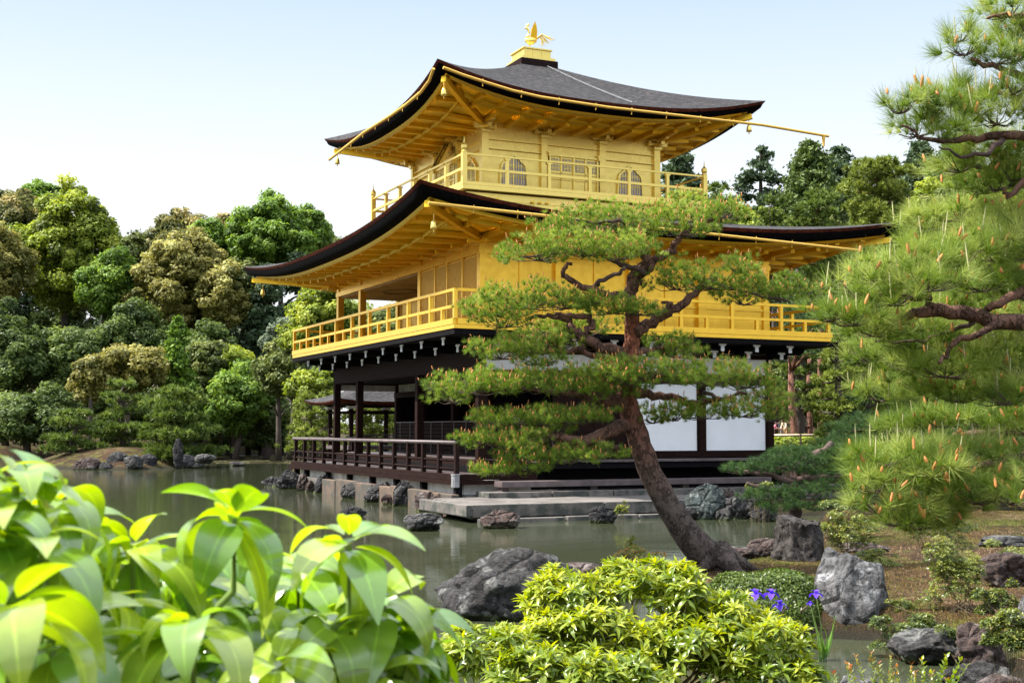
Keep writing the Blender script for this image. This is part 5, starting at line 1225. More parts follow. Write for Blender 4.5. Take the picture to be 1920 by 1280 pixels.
LB = [
 [(1180, 552, 26, .05), (1186, 520, 22, 0), (1212, 490, 20, 0), (1200, 460, 17, 0), (1200, 430, 12, .1)],
 [(1183, 545, 20, .05), (1205, 515, 18, .1), (1230, 490, 16, .2), (1262, 468, 14, .2), (1272, 446, 12, .2), (1300, 425, 9, .3), (1340, 408, 6, .3)],
 [(1208, 512, 12, 0), (1190, 502, 11, -.1), (1165, 497, 10, -.1), (1140, 485, 7, -.2)],
 [(1182, 560, 16, .0), (1132, 550, 14, -.2), (1095, 538, 13, -.3), (1060, 520, 11, -.3), (1052, 508, 9, -.3), (1072, 495, 7, -.3)],
 [(1112, 540, 11, -.2), (1125, 526, 9, -.3), (1160, 513, 8, -.3), (1172, 500, 6, -.3)],
 [(1188, 625, 26, 0), (1215, 606, 22, .1), (1242, 592, 20, .1), (1262, 580, 18, .1), (1290, 565, 16, .1), (1318, 535, 13, .1), (1345, 520, 8, .2)],
 [(1225, 605, 14, .1), (1252, 578, 13, 0), (1256, 568, 8, 0), (1240, 566, 5, 0)],
 [(1335, 530, 8, .1), (1380, 545, 7, .1), (1430, 556, 5, .2), (1480, 566, 4, .2)],
 [(1170, 665, 26, 0), (1135, 652, 22, -.2), (1095, 632, 20, -.3), (1072, 618, 16, -.3), (1066, 600, 13, -.3), (1030, 592, 9, -.3), (985, 598, 6, -.3)],
 [(1090, 632, 16, -.3), (1112, 612, 14, -.3), (1106, 596, 12, -.3), (1068, 590, 9, -.4), (1040, 588, 6, -.4)],
 [(1095, 648, 14, -.3), (1060, 660, 11, -.3), (1020, 652, 8, -.3), (985, 655, 5, -.4)],
 [(1165, 672, 16, 0), (1110, 668, 12, -.2), (1072, 655, 8, -.2)],
 [(1186, 660, 16, 0), (1230, 655, 11, .2), (1270, 648, 7, .3), (1300, 642, 4, .3)],
 [(1172, 755, 30, 0), (1140, 748, 24, -.2), (1105, 742, 20, -.3), (1060, 735, 13, -.4), (1000, 730, 8, -.5), (930, 725, 5, -.6)],
 [(1180, 735, 24, 0), (1215, 738, 18, .2), (1260, 745, 14, .2), (1310, 757, 12, .1), (1350, 750, 9, .1), (1400, 738, 5, .1)],
 [(1320, 735, 8, .1), (1345, 748, 7, .0), (1372, 752, 4, 0)],
 [(1182, 798, 30, 0), (1150, 802, 26, -.2), (1120, 822, 24, -.3), (1085, 826, 20, -.4), (1050, 816, 16, -.5), (1010, 828, 11, -.5), (985, 832, 7, -.5)],
 [(1095, 822, 14, -.4), (1135, 832, 12, -.3), (1160, 838, 9, -.2)],
 [(1160, 836, 8, -.2), (1125, 845, 8, -.3), (1080, 838, 7, -.4), (1060, 840, 6, -.5), (1030, 868, 5, -.6), (990, 885, 4, -.7), (940, 892, 3, -.7)],
 [(1195, 740, 16, 0), (1190, 720, 14, -.2), (1230, 700, 10, -.3), (1300, 705, 6, -.3)],
 [(1200, 432, 10, .1), (1160, 415, 8, .0), (1110, 418, 6, 0), (1070, 412, 4, 0)],
 [(1195, 455, 10, .0), (1140, 468, 8, -.2), (1070, 474, 6, -.3), (980, 482, 3, -.3)],
]
for L_ in LB: limb('branch', L_, D0, MP, M['limb'] if L_[0][2] > 13 else M['twig'], rg, .012, 4, 8)
PADS = [(1105, 418, 95, 30, 0), (1060, 425, 50, 20, .3), (1180, 405, 70, 24, .3), (1300, 398, 85, 30, .3), (1275, 425, 80, 26, .1), (1350, 395, 50, 24, .4),
 (1010, 472, 88, 26, -.3), (1100, 462, 95, 28, -.3), (1160, 470, 70, 28, -.4), (1180, 455, 60, 22, .2),
 (1270, 525, 68, 28, 0), (1340, 520, 85, 34, .1), (1388, 500, 36, 20, .2), (1385, 540, 60, 24, .1), (1450, 540, 62, 24, .3), (1465, 552, 42, 20, .3), (1395, 562, 34, 14, 0),
 (925, 575, 72, 26, -.4), (990, 560, 90, 30, -.4), (945, 600, 60, 22, -.5), (1060, 565, 60, 22, -.3), (1150, 575, 70, 20, -.2), (1100, 560, 50, 16, -.3), (1195, 582, 50, 14, -.3),
 (940, 658, 60, 24, -.4), (1000, 648, 70, 24, -.4), (1050, 640, 50, 18, -.3), (1010, 672, 55, 18, -.4), (1100, 610, 60, 22, .5), (1040, 618, 70, 18, .4),
 (1250, 645, 55, 20, .3), (1280, 660, 45, 16, .3),
 (1130, 700, 75, 24, -.3), (1180, 705, 80, 30, -.4), (1250, 700, 90, 28, -.3), (1330, 705, 90, 28, 0), (1400, 712, 62, 24, .2), (1440, 735, 40, 20, .2),
 (880, 722, 78, 24, -.6), (950, 715, 80, 28, -.5), (1020, 720, 80, 26, -.4), (1080, 715, 60, 24, -.3), (850, 742, 45, 20, -.6), (1120, 735, 60, 20, -.3),
 (1260, 775, 60, 20, .1), (1320, 772, 62, 20, .1), (1390, 768, 62, 20, .1), (1440, 755, 50, 22, .2), (1225, 785, 30, 12, 0), (1450, 780, 34, 14, .2),
 (935, 785, 62, 17, -.5), (1000, 785, 70, 19, -.5), (1070, 782, 65, 18, -.4), (1120, 778, 40, 14, -.3),
 (910, 822, 58, 19, -.6), (965, 828, 68, 22, -.6), (1000, 812, 50, 16, -.5), (1060, 855, 70, 19, -.5), (1110, 848, 60, 17, -.4), (985, 855, 60, 18, -.7), (930, 880, 52, 14, -.7), (990, 875, 45, 13, -.7), (1040, 805, 35, 12, -.3)]
pads = []
for x, y, rx, ry, d in PADS:
    D = D0+d; pads.append((at(x, y+ry*.15, D), (rx/FPX*D*1.05, rx/FPX*D*.8, ry/FPX*D*1.42), rg.uniform(.42, .72)))
Cs, As, T, V, F, tn = pine_pads(pads, rg, 0, 310, 46, .080, .0019, .56)
NEED = ((.06, .11, .018), (.20, .30, .040), (.40, .48, .10))
mesh('needles', V, F, fmat(NEED[0], NEED[1], .35, NEED[2]), MP, attrs={'tint': tn})
# twigs from the pads' hearts to the tufts
def twigs(pads, rg, r, parent, mat, per=16, lift=.0):
    m_ = MB()
    for c, R, _ in pads:
        hub = np.array(c)+np.array([0, 0, -R[2]*.35])
        for k in range(per):
            a = rg.uniform(0, 6.28); f = rg.uniform(.4, .95); e = hub+r2h*math.cos(a)*R[0]*f+f2h*math.sin(a)*R[1]*f; e[2] += R[2]*rg.uniform(.1, .9); mid = hub*.5+e*.5; mid[2] -= R[2]*.15
            m_.tube([hub, mid, e], [r, r*.7, r*.35], 4, False)
    return m_.build('twigs', mat, parent, kind='stuff')
twigs(pads, rg, .007, MP, M['twig'])
def candles(C, rg, h, r, parent, mat, name='candles', tilt_=.25):
    n = len(C); k = 5; ax = unit(np.array([0, 0, 1.])+rg.normal(size=(n, 3))*tilt_); u = unit(np.cross(ax, rg.normal(size=(n, 3)))); v = np.cross(ax, u); Vs = []
    hh = h*rg.uniform(.6, 1.3, n)[:, None]
    for z_, w_ in ((0, .6), (.25, 1.0), (.7, .85), (.95, .4)):
        for j in range(k): t = 2*math.pi*j/k; Vs.append(C+ax*hh*z_+(u*math.cos(t)+v*math.sin(t))*r*w_)
    V = np.stack(Vs, 1).reshape(-1, 3); m = 4*k; F = []
    for l in range(3):
        for j in range(k): F.append([l*k+j, l*k+(j+1) % k, (l+1)*k+(j+1) % k, (l+1)*k+j])
    F = (np.array(F)[None]+np.arange(n)[:, None, None]*m).reshape(-1, 4); return mesh(name, V, F, mat, parent, True, kind='stuff')
sel = rg.random(len(Cs)) < .30
candles(Cs[sel]+As[sel]*.06, rg, .050, .0065, MP, M['candle'])
# ================================================================ NEAR PINE AT THE RIGHT EDGE
rg = np.random.default_rng(8); DR = 6.2
RP = thing('near_pine', (*RD(4.3, 7.2), gz(*RD(4.3, 7.2))), 'large pine reaching in from the right edge with long needles and orange cones', 'pine')
b0 = np.array([*RD(4.3, 7.2), gz(*RD(4.3, 7.2))-.2])
m_ = MB(); m_.tube([b0, b0+np.array([.05, 0, 1.2]), b0+np.array([-.03, .05, 2.4]), b0+np.array([.03, .05, 3.6]), b0+np.array([.0, .1, 4.8]), b0+np.array([.1, .1, 6.0])], [.22, .19, .16, .13, .09, .03], 12); m_.build('trunk', M['bark'], RP, smooth=True)
RL = [
 [(2415, 650, 66, 1.0), (2300, 640, 58, .7), (2150, 610, 46, .4), (1960, 600, 34, .1), (1880, 605, 30, 0), (1820, 590, 28, 0), (1748, 580, 26, -.1), (1700, 595, 14, -.1), (1650, 608, 7, -.1)],
 [(1748, 582, 16, -.1), (1742, 560, 14, -.1), (1700, 555, 10, -.2), (1650, 552, 5, -.3)],
 [(2415, 470, 40, 1.0), (2150, 490, 30, .5), (1960, 520, 22, .2), (1900, 555, 18, 0), (1850, 580, 14, 0)],
 [(1890, 600, 16, 0), (1840, 625, 13, -.1), (1790, 640, 11, -.1), (1775, 670, 8, -.1), (1760, 680, 5, -.2)],
 [(1830, 600, 10, 0), (1770, 630, 8, .1), (1720, 640, 5, .1), (1640, 640, 3, .1)],
 [(2415, 180, 46, 1.0), (2250, 210, 38, .7), (2050, 240, 28, .3), (1940, 260, 20, 0), (1870, 255, 16, 0), (1800, 262, 12, 0), (1740, 262, 8, -.1), (1690, 235, 4, -.1)],
 [(1880, 262, 12, 0), (1850, 290, 9, -.1), (1800, 295, 6, -.1), (1760, 275, 3, -.1)],
 [(2415, 60, 34, 1.0), (2150, 150, 24, .4), (1930, 150, 16, 0), (1870, 128, 11, 0), (1820, 110, 7, 0)],
 [(2415, -60, 34, 1.0), (2150, 0, 24, .5), (1960, 30, 16, .1), (1900, 30, 10, .1), (1850, 35, 5, .1)],
 [(2415, 400, 34, 1.0), (2150, 340, 22, .4), (1930, 330, 14, 0), (1890, 370, 9, 0), (1880, 350, 5, 0)],
 [(2415, 880, 46, 1.0), (2250, 850, 40, .6), (2000, 845, 26, .2), (1930, 850, 18, 0), (1880, 865, 14, -.1), (1830, 875, 10, -.1), (1760, 895, 7, -.2), (1700, 900, 4, -.3)],
 [(1800, 885, 8, -.2), (1790, 920, 6, -.2), (1740, 940, 4, -.2), (1660, 945, 3, -.2)],
 [(2415, 740, 60, 1.0), (2200, 780, 50, 1.6), (1960, 800, 34, 1.6), (1840, 812, 22, 1.5), (1790, 815, 12, 1.4)],
]
for L_ in RL: limb('branch', L_, DR, RP, M['limb'] if L_[0][2] > 13 else M['twig'], rg, .006, 4, 10)
RPADS = [(1890, 20, 60, 26, .1), (1930, 60, 50, 24, .1), (1810, 92, 45, 26, 0), (1870, 108, 60, 26, 0), (1930, 120, 50, 30, .1), (1800, 70, 30, 18, .1),
 (1690, 200, 44, 26, -.1), (1740, 205, 62, 34, 0), (1800, 215, 70, 38, 0), (1870, 215, 60, 40, 0), (1920, 190, 50, 40, .1), (1720, 245, 50, 22, .1), (1780, 255, 44, 20, -.1), (1900, 165, 40, 26, -.1),
 (1850, 300, 70, 30, .2), (1800, 310, 60, 28, .3), (1910, 320, 50, 36, .1), (1870, 345, 50, 26, .2),
 (1650, 510, 70, 40, -.2), (1610, 540, 60, 36, -.2), (1720, 490, 76, 40, -.1), (1790, 480, 80, 40, 0), (1870, 470, 80, 44, .1), (1930, 460, 60, 50, .1), (1740, 530, 80, 34, -.3), (1680, 560, 60, 26, -.3), (1560, 590, 50, 26, -.3), (1600, 600, 50, 22, -.3), (1840, 530, 70, 34, .1), (1910, 540, 60, 40, .2),
 (1640, 620, 70, 22, -.1), (1720, 640, 80, 26, .2), (1690, 680, 60, 30, .3), (1770, 690, 80, 36, .1), (1850, 660, 80, 36, .2), (1920, 680, 60, 50, .1), (1800, 740, 80, 28, .4), (1880, 740, 80, 36, .3),
 (1660, 860, 60, 26, -.2), (1720, 855, 70, 28, -.1), (1790, 850, 70, 26, 0), (1870, 850, 70, 26, .1), (1640, 910, 50, 26, -.3), (1700, 905, 70, 28, -.2), (1770, 910, 70, 26, -.2), (1840, 900, 70, 26, 0), (1650, 950, 56, 22, -.3), (1720, 950, 66, 24, -.2), (1790, 945, 56, 22, -.1), (1890, 925, 50, 40, -.4), (1930, 900, 40, 40, -.3), (1720, 985, 60, 14, -.1),
 (1850, 790, 80, 24, .9), (1760, 790, 70, 22, 1.0), (1920, 800, 60, 26, .8), (1700, 800, 60, 20, 1.1), (1900, 400, 60, 30, .5), (1800, 400, 70, 26, .8), (1740, 420, 60, 20, .9),
 (1880, 430, 70, 40, .3), (1840, 350, 60, 26, .5), (1620, 570, 60, 34, .0), (1700, 610, 70, 30, .2), (1780, 580, 70, 34, .4), (1640, 665, 60, 26, .5), (1730, 720, 70, 28, .5), (1650, 740, 60, 26, .8), (1830, 610, 70, 36, .5), (1910, 610, 60, 40, .5), (1900, 740, 60, 34, .0), (1640, 885, 60, 26, -.1), (1740, 880, 70, 28, -.3), (1830, 930, 60, 30, -.3), (1690, 975, 56, 18, -.3), (1760, 975, 56, 16, -.2), (1870, 270, 70, 30, .4), (1790, 180, 60, 26, .2), (1885, 70, 50, 30, .3)]
rx9 = np.random.default_rng(77); RPADS += [(rx9.uniform(2100, 2800), rx9.uniform(-620, 380), rx9.uniform(80, 140), rx9.uniform(30, 50), 1.0+rx9.uniform(-.7, .7)) for _ in range(22)]+[(rx9.uniform(2030, 2250), y_, 90, 34, .5) for y_ in (60, 180, 330, 470, 600, 720, 850)]
for x_, y_, rx_, ry_, d_ in RPADS[-29:-7]: limb('branch', [(2415, min(y_+120, 560), 26, 1.0), ((2415+x_)/2, y_+50, 16, (1+d_)/2), (x_, y_+15, 6, d_)], DR, RP, M['twig'], rg, .01, 3, 6)
pads = []
for x, y, rx, ry, d in RPADS: D = DR+d; pads.append((at(x, y+ry*.1, D), (rx/FPX*D*.95, rx/FPX*D*.95, ry/FPX*D*1.12), rg.uniform(.4, .75)))
Cs, As, T, V, F, tn = pine_pads(pads, rg, 0, 400, 52, .118, .0011, .60)
NR2 = ((.035, .075, .012), (.18, .27, .04), (.48, .54, .16))
mesh('needles', V, F, fmat(NR2[0], NR2[1], .38, NR2[2]), RP, attrs={'tint': tn})
twigs(pads, rg, .0038, RP, M['twig'], 14)
sel = rg.random(len(Cs)) < .14
low = Cs[:, 2] < 1.8; sel |= (rg.random(len(Cs)) < .26) & low
candles(Cs[sel]+As[sel]*.05, rg, .042, .0075, RP, M['candle'], 'cones', .3)
sel = (rg.random(len(Cs)) < .11) & (T > .45) & ~low
candles(Cs[sel]+As[sel]*.03, rg, .11, .0032, RP, M['candle_pale'], 'shoots', .10)
# ================================================================ LOW PINE ON THE SPIT, STUMP
rg = np.random.default_rng(21)
LP = thing('low_pine', grd(1500, 24), 'low dark pine with flat layered pads at the end of the water inlet', 'pine')
limb('trunk', [(1490, 985, 26, 0), (1486, 930, 24, 0), (1500, 870, 18, .2), (1560, 830, 12, .3)], 24, LP, M['twig'], rg, .03)
for L_ in ([(1488, 940, 14, 0), (1440, 915, 10, -.2), (1400, 905, 6, -.2)], [(1490, 905, 14, 0), (1450, 890, 10, 0), (1390, 882, 5, 0)], [(1495, 900, 14, 0), (1560, 895, 10, 0), (1600, 890, 5, 0)]): limb('branch', L_, 24, LP, M['twig'], rg, .02)
pads = []
for x, y, rx, ry, d in [(1400, 882, 48, 14, 0), (1450, 872, 60, 18, 0), (1510, 862, 65, 20, .2), (1570, 858, 60, 22, .4), (1505, 848, 60, 12, .6), (1590, 830, 60, 20, .8), (1540, 885, 70, 16, .1), (1600, 880, 50, 20, .2), (1440, 930, 55, 16, -.4), (1500, 922, 60, 18, -.3), (1555, 915, 55, 20, -.2), (1600, 915, 40, 22, 0), (1470, 950, 55, 18, -.5), (1530, 950, 55, 18, -.4), (1600, 802, 50, 16, 1.2), (1650, 790, 60, 20, 1.2)]:
    D = 24+d; pads.append((at(x, y, D), (rx/FPX*D, rx/FPX*D*.8, ry/FPX*D), rg.uniform(.3, .5)))
Cs, As, T, V, F, tn = pine_pads(pads, rg, 0, 150, 40, .12, .0026, .65)
mesh('needles', V, F, fmat(N_DK[0], N_DK[1], .3, N_DK[2]), LP, attrs={'tint': tn}); twigs(pads, rg, .009, LP, M['twig'], 10)
st = grd(1492, 17.2); V_, F_ = rock_shape(77, 5, .10, 5)
q_ = V_.copy(); tt = (q_[:, 2]+1)/2; rr = .27+.10*(1-np.clip(tt, 0, 1))**2+.03*np.sin(7*np.arctan2(q_[:, 1], q_[:, 0]))*(1-tt)
dn = unit(q_[:, :2])*np.minimum(1, np.linalg.norm(q_[:, :2], axis=1)*1.9)[:, None]
Vs = np.column_stack([dn[:, 0]*rr, dn[:, 1]*rr, np.clip(tt, 0, 1)*.66-.06])+.035*np.array([mnoise.noise_vector(Vector((v[0]*6, v[1]*6, v[2]*2.0))) for v in q_])+.012*np.array([mnoise.noise_vector(Vector((v[0]*16, v[1]*16, v[2]*5))) for v in q_])+np.array([0, 0, 0])
M['stump'] = mat_bark('stump_bark', (.028, .024, .023), (.075, .066, .062), 26)
o = mesh('tree_stump', Vs, F_, M['stump'], None, True, loc=st); tag(o, 'thick dark cracked tree stump standing at the water edge right of the leaning pine', 'stump')
# ================================================================ LEAFY SHRUBS
def leaf_tpl(nseg=5, wid=.34, droop=1.0, fold=.25, pk=.55):
    """leaf of unit length along +x, z up, returns V, F"""
    V = []; x = z = 0; a = .35
    for i in range(nseg+1):
        s = i/nseg; w = wid/2*math.sin(math.pi*min(1, max(0, s**pk)))**.9 if 0 < s < 1 else .006
        V += [(x, -w, z+fold*w), (x, 0, z), (x, w, z+fold*w)]
        a -= droop/nseg; x += math.cos(a)/nseg; z += math.sin(a)/nseg
    F = []
    for i in range(nseg): b = i*3; F += [(b, b+3, b+4, b+1), (b+1, b+4, b+5, b+2)]
    return np.array(V), np.array(F)
def place_leaves(tpls, pos, dr, nrm, L, tint, rg):
    """instances: position, direction (leaf axis), up normal, length"""
    Vo, Fo, To = [], [], []; off = 0; pick = rg.integers(0, len(tpls), len(pos))
    x = unit(dr); y = unit(np.cross(nrm, x)); z = np.cross(x, y); B = np.stack([x, y, z], 2)
    for k, (V, F) in enumerate(tpls):
        s = np.where(pick == k)[0]
        if not len(s): continue
        W_ = np.einsum('nij,mj->nmi', B[s], V)*L[s, None, None]+pos[s, None, :]
        Vo.append(W_.reshape(-1, 3)); Fo.append((F[None]+(np.arange(len(s))*len(V))[:, None, None]+off).reshape(-1, 4)); To.append(np.repeat(tint[s], len(V))); off += len(s)*len(V)
    return np.concatenate(Vo), np.concatenate(Fo), np.concatenate(To)
def whorls(C, A, n, L, rg, e0=.9, e1=-.25, tb=None, jit=.12):
    """n leaves per whorl centre C with axis A; elevations run from e0 (inner) to e1 (outer)"""
    m = len(C); u = unit(np.cross(A, rg.normal(size=A.shape))); v = np.cross(A, u)
    k = np.arange(n); az = k*2.39996+rg.uniform(0, 6.28, (m, 1))+rg.normal(0, .12, (m, n)); el = (e0+(e1-e0)*k/(n-1))+rg.normal(0, jit, (m, n))
    d = (u[:, None]*np.cos(az)[..., None]+v[:, None]*np.sin(az)[..., None])*np.cos(el)[..., None]+A[:, None]*np.sin(el)[..., None]
    p = C[:, None]+d*L*.06-A[:, None]*(L*.12*k/n)[None, :, None]
    l = L*(.62+.42*k/n)*rg.uniform(.8, 1.15, (m, n)); t = np.clip((tb[:, None] if tb is not None else .5)+rg.normal(0, .14, (m, n))+.15*(1-k/n), 0, 1)
    nr = unit(A[:, None]+.001*d+rg.normal(size=d.shape)*.15)
    return p.reshape(-1, 3), d.reshape(-1, 3), nr.reshape(-1, 3), l.ravel(), t.ravel()
def big_leaf_mat(name, a, b, c, rough=.28, tr=.45, spec=.6, coat=0):
    m = N(name); at_ = m.n('Attribute', attribute_name='tint'); cr = m.ramp((at_, 2), [(0, a), (.55, b), (1, c)]); nz = m.noise(40, 3, 'Position')
    rb = m.n('Attribute', attribute_name='rib'); nr_ = m.ramp((rb, 2), [(.90, (0, 0, 0)), (.97, (1, 1, 1))]); cr = m.ramp((at_, 2), [(0, a), (.55, b), (1, c)]); cr = m.n('HueSaturation', {'Color': cr, 'Value': m.n('MapRange', {'Value': nr_, 'To Min': 1.0, 'To Max': 1.5})})
    cr2 = m.mix(m.ramp(nz, [(.3, (0, 0, 0)), (.8, (.35, .35, .35))]), (cr, 0), a)
    p = m.n('BsdfPrincipled', {'Base Color': (cr2, 2), 'Roughness': rough, 'Specular IOR Level': spec, 'Coat Weight': coat, 'Coat Roughness': .16, 'Normal': m.bump(nz, .12, .003)})
    t = m.n('BsdfTranslucent', {'Color': (m.n('HueSaturation', {'Color': (cr2, 2), 'Saturation': 1.15, 'Value': 1.6, 'Hue': .485}), 0)})
    return m.done(m.n('MixShader', {0: tr, 1: p, 2: t}))
M['pieris'] = big_leaf_mat('yellow_green_leaf', (.05, .09, .012), (.20, .29, .025), (.42, .46, .05), .32, .4)
M['bigleaf'] = big_leaf_mat('fresh_broad_leaf', (.04, .11, .015), (.17, .33, .03), (.42, .52, .07), .24, .40, 1.0, .8)
M['smallleaf'] = big_leaf_mat('small_shrub_leaf', (.03, .05, .012), (.10, .15, .022), (.28, .30, .05), .35, .3)
M['redleaf'] = big_leaf_mat('red_tipped_leaf', (.10, .15, .03), (.22, .24, .05), (.45, .13, .06), .35, .4)
M['stem'] = mat_simple('shrub_stem', (.10, .075, .04), .8, 0, 20, .3, .3, .01); M['green_stem'] = mat_simple('green_stem', (.16, .24, .06), .5, 0, 12, .2)
# bright shrub in front: whorls over several mounded lobes
def mound_shrub(name, label, cat, base, lobes, nw, leafL, nleaf, mat, rg, tpls, e0=.95, e1=-.2, inner=.25, tb=(.5, .2), stems=26, group=None, sub=0):
    t = thing(name, base, label, cat, group); C, A, T = [], [], []
    vol = np.array([l[1][0]*l[1][2] for l in lobes]); vol = vol/vol.sum()
    if sub:
        NL = []
        for c, R in lobes:
            NL.append((c, np.array(R)*.72))
            for _ in range(sub):
                d = unit(rg.normal(size=3)); d[2] = abs(d[2])*.9+.05; d = unit(d); q = rg.uniform(.30, .46); l_ = d*np.array(R)*(1.02-q*.8); NL.append((np.array(c)+r2h*l_[0]+f2h*l_[1]+np.array([0, 0, l_[2]]), np.array([1, 1, .8])*np.mean(R)*q))
        lobes = NL; vol = np.array([l[1][0]*l[1][2] for l in lobes]); vol = vol/vol.sum()
    for (c, R), w in zip(lobes, vol):
        m = int(nw*w); d = unit(rg.normal(size=(m*2, 3))); d = d[d[:, 2] > -.25][:m]; f = np.where(rg.random(len(d)) < inner, rg.uniform(.45, .85, len(d)), rg.uniform(.88, 1.04, len(d)))
        loc = d*np.array(R)*f[:, None]; P = np.array(c)+loc[:, :1]*r2h+loc[:, 1:2]*f2h+loc[:, 2:]*np.array([0, 0, 1.])
        dd = d[:, :1]*r2h+d[:, 1:2]*f2h+d[:, 2:]*np.array([0, 0, 1.]); C.append(P); A.append(unit(dd*.7+np.array([0, 0, .9])+rg.normal(size=P.shape)*.2)); T.append(np.clip(rg.normal(tb[0], tb[1], len(P))+.2*d[:, 2]*(f > .86)-.25*(f < .86), 0, 1))
    C, A, T = map(np.concatenate, (C, A, T)); V, F, tn = place_leaves(tpls, *whorls(C, A, nleaf, leafL, rg, e0, e1, T), rg)
    mesh('foliage', V, F, mat, t, True, attrs={'tint': tn}); m_ = MB(); base = np.array(base)
    for i in rg.choice(len(C), min(stems, len(C)), replace=False):
        e = C[i]; mid = base*.45+e*.55; mid[2] = base[2]+(e[2]-base[2])*.35; m_.tube([base+rg.normal(0, .06, 3)*np.array([1, 1, 0]), mid, e-A[i]*.02], [leafL*.10, leafL*.07, leafL*.035], 5, False)
    m_.build('stems', M['stem'], t); return t
tp = [leaf_tpl(4, .30, dr, .3) for dr in (.5, .9, 1.3)]
def L_(px, py, rx, ry, D, dep=None): return (at(px, py, D), (rx/FPX*D, (dep or rx)/FPX*D, ry/FPX*D))
bs = grd(1230, 8.3)
mound_shrub('bright_shrub', 'bright yellow green shrub with rosettes of narrow leaves in the near foreground centre', 'shrub', bs,
    [L_(1215, 1130, 150, 72, 8.6, 110), L_(1065, 1160, 95, 85, 8.5, 80), L_(1330, 1165, 120, 70, 8.5, 100), L_(1430, 1215, 90, 75, 8.2, 80), L_(1120, 1220, 160, 90, 8.3, 110), L_(1280, 1260, 170, 90, 8.1, 110), L_(1210, 1075, 70, 26, 8.7, 50), L_(1045, 1100, 45, 40, 8.7, 40), L_(1020, 1210, 60, 60, 8.3, 50), L_(1460, 1290, 90, 80, 8.0, 70)],
    1250, .105, 11, M['pieris'], np.random.default_rng(31), tp, tb=(.60, .2), sub=7, stems=60, inner=.36)
bs = grd(960, 7.5)
mound_shrub('bright_shrub', 'lower yellow green shrub at the bottom centre left of the larger bright shrub', 'shrub', bs,
    [L_(890, 1240, 80, 60, 7.7), L_(1000, 1270, 90, 55, 7.5), L_(1120, 1270, 90, 50, 7.4), L_(860, 1190, 40, 22, 7.9), L_(960, 1205, 60, 28, 7.8), L_(1180, 1290, 70, 60, 7.4)],
    400, .105, 10, M['pieris'], np.random.default_rng(32), tp, tb=(.5, .22), sub=6)
# clipped dark mound
rg = np.random.default_rng(33); g = grd(1440, 12.6); t = thing('clipped_azalea', g, 'low clipped dark green mound shrub behind the purple irises', 'shrub'); C = []
n = 24000; d = unit(rg.normal(size=(n, 3))); d[:, 2] = np.abs(d[:, 2]); R = np.array([.80, .62, .52]); wob = 1+.05*np.sin(d[:, 0]*9)+.04*np.sin(d[:, 1]*13+2)
loc = d*R*(wob*rg.uniform(.93, 1.02, n))[:, None]; loc[:, 2] = np.minimum(loc[:, 2], .46+.02*np.sin(loc[:, 0]*9)+rg.normal(0, .012, n)); c0 = at(1445, 1120, 12.9); c0[2] = g[2]+.06
P = c0+loc[:, :1]*r2h+loc[:, 1:2]*f2h+loc[:, 2:]*np.array([0, 0, 1.]); dd = unit(d[:, :1]*r2h+d[:, 1:2]*f2h+d[:, 2:]*np.array([0, 0, 1.])+rg.normal(size=(n, 3))*.55)
V, F = leaf_quads(P, dd, .020*rg.uniform(.7, 1.2, n), .009, rg); mesh('foliage', V, F, mat_leaf('clipped_leaf', (.025, .045, .010), (.085, .13, .02), .3, .4, .4, (.20, .26, .05)), t, attrs={'tint': np.repeat(np.clip(rg.normal(.5, .2, n), 0, 1), 4)})
m_ = MB()
for k in range(9): a_ = k*.7; m_.tube([g, g+(r2h*math.cos(a_)*.4+f2h*math.sin(a_)*.35)+np.array([0, 0, .30])], [.02, .008], 5)
m_.build('stems', M['stem'], t)
# small leaved bushes
sl = [leaf_tpl(2, .5, .3, .2)]
def small_bush(name, label, box, D, n, leafL, mat, seed, dep=None, tb=.5, stems=20, group='small leaved bushes'):
    rx_ = np.random.default_rng(seed+7)
    r = np.random.default_rng(seed); c, R = px_box(*box, D, dep); g = grd((box[0]+box[1])/2, D)
    n = int(n*2.6); return mound_shrub(name, label, 'shrub', g, [(c+r2h*R[0]*a+np.array([0, 0, R[2]*b]), R*s) for a, b, s in [(0, -.1, .6)]+[(rx_.uniform(-.8, .8), rx_.uniform(-.7, .75), rx_.uniform(.16, .42)) for _ in range(12)]], n, leafL, 6, mat, r, sl, .7, 0, .35, (tb, .22), stems, group)
small_bush('small_bush', 'yellow leaved bush with loose layered twigs beyond the big pale boulder', (1712, 1872, 1000, 1185), 12.3, 520, .036, M['smallleaf'], 41, tb=.6)
small_bush('small_bush', 'glossy green bush under the cone covered pine branch', (1670, 1840, 955, 1040), 16.2, 430, .04, M['smallleaf'], 42, tb=.55)
small_bush('small_bush', 'bright bush just right of the dark stump', (1535, 1640, 955, 1045), 17.4, 320, .045, M['smallleaf'], 43, tb=.7)
small_bush('small_bush', 'glossy leaved bush cut by the right edge near the bottom', (1830, 1960, 1140, 1250), 8.6, 330, .034, M['smallleaf'], 44, tb=.5)
small_bush('small_bush', 'sprawling bush with greenish leaves right of the yellow leaved bush', (1830, 1910, 1080, 1170), 12.0, 200, .036, M['smallleaf'], 45, tb=.35)
small_bush('small_bush', 'dark low bush at the waterline right of the big boulder', (1630, 1760, 1150, 1225), 11.2, 300, .035, M['smallleaf'], 46, tb=.3)
small_bush('small_bush', 'low green bush creeping at the right foot of the big pale boulder', (1660, 1740, 1120, 1190), 12.3, 160, .034, M['smallleaf'], 141, tb=.4)
small_bush('small_bush', 'small bush on the moss between the stump and the brown boulder', (1600, 1690, 1030, 1075), 15.6, 160, .04, M['smallleaf'], 142, tb=.6)
small_bush('small_bush', 'dark green bush hanging over the right side of the dark pool', (1760, 1850, 1170, 1235), 10.8, 170, .032, M['smallleaf'], 143, tb=.3)
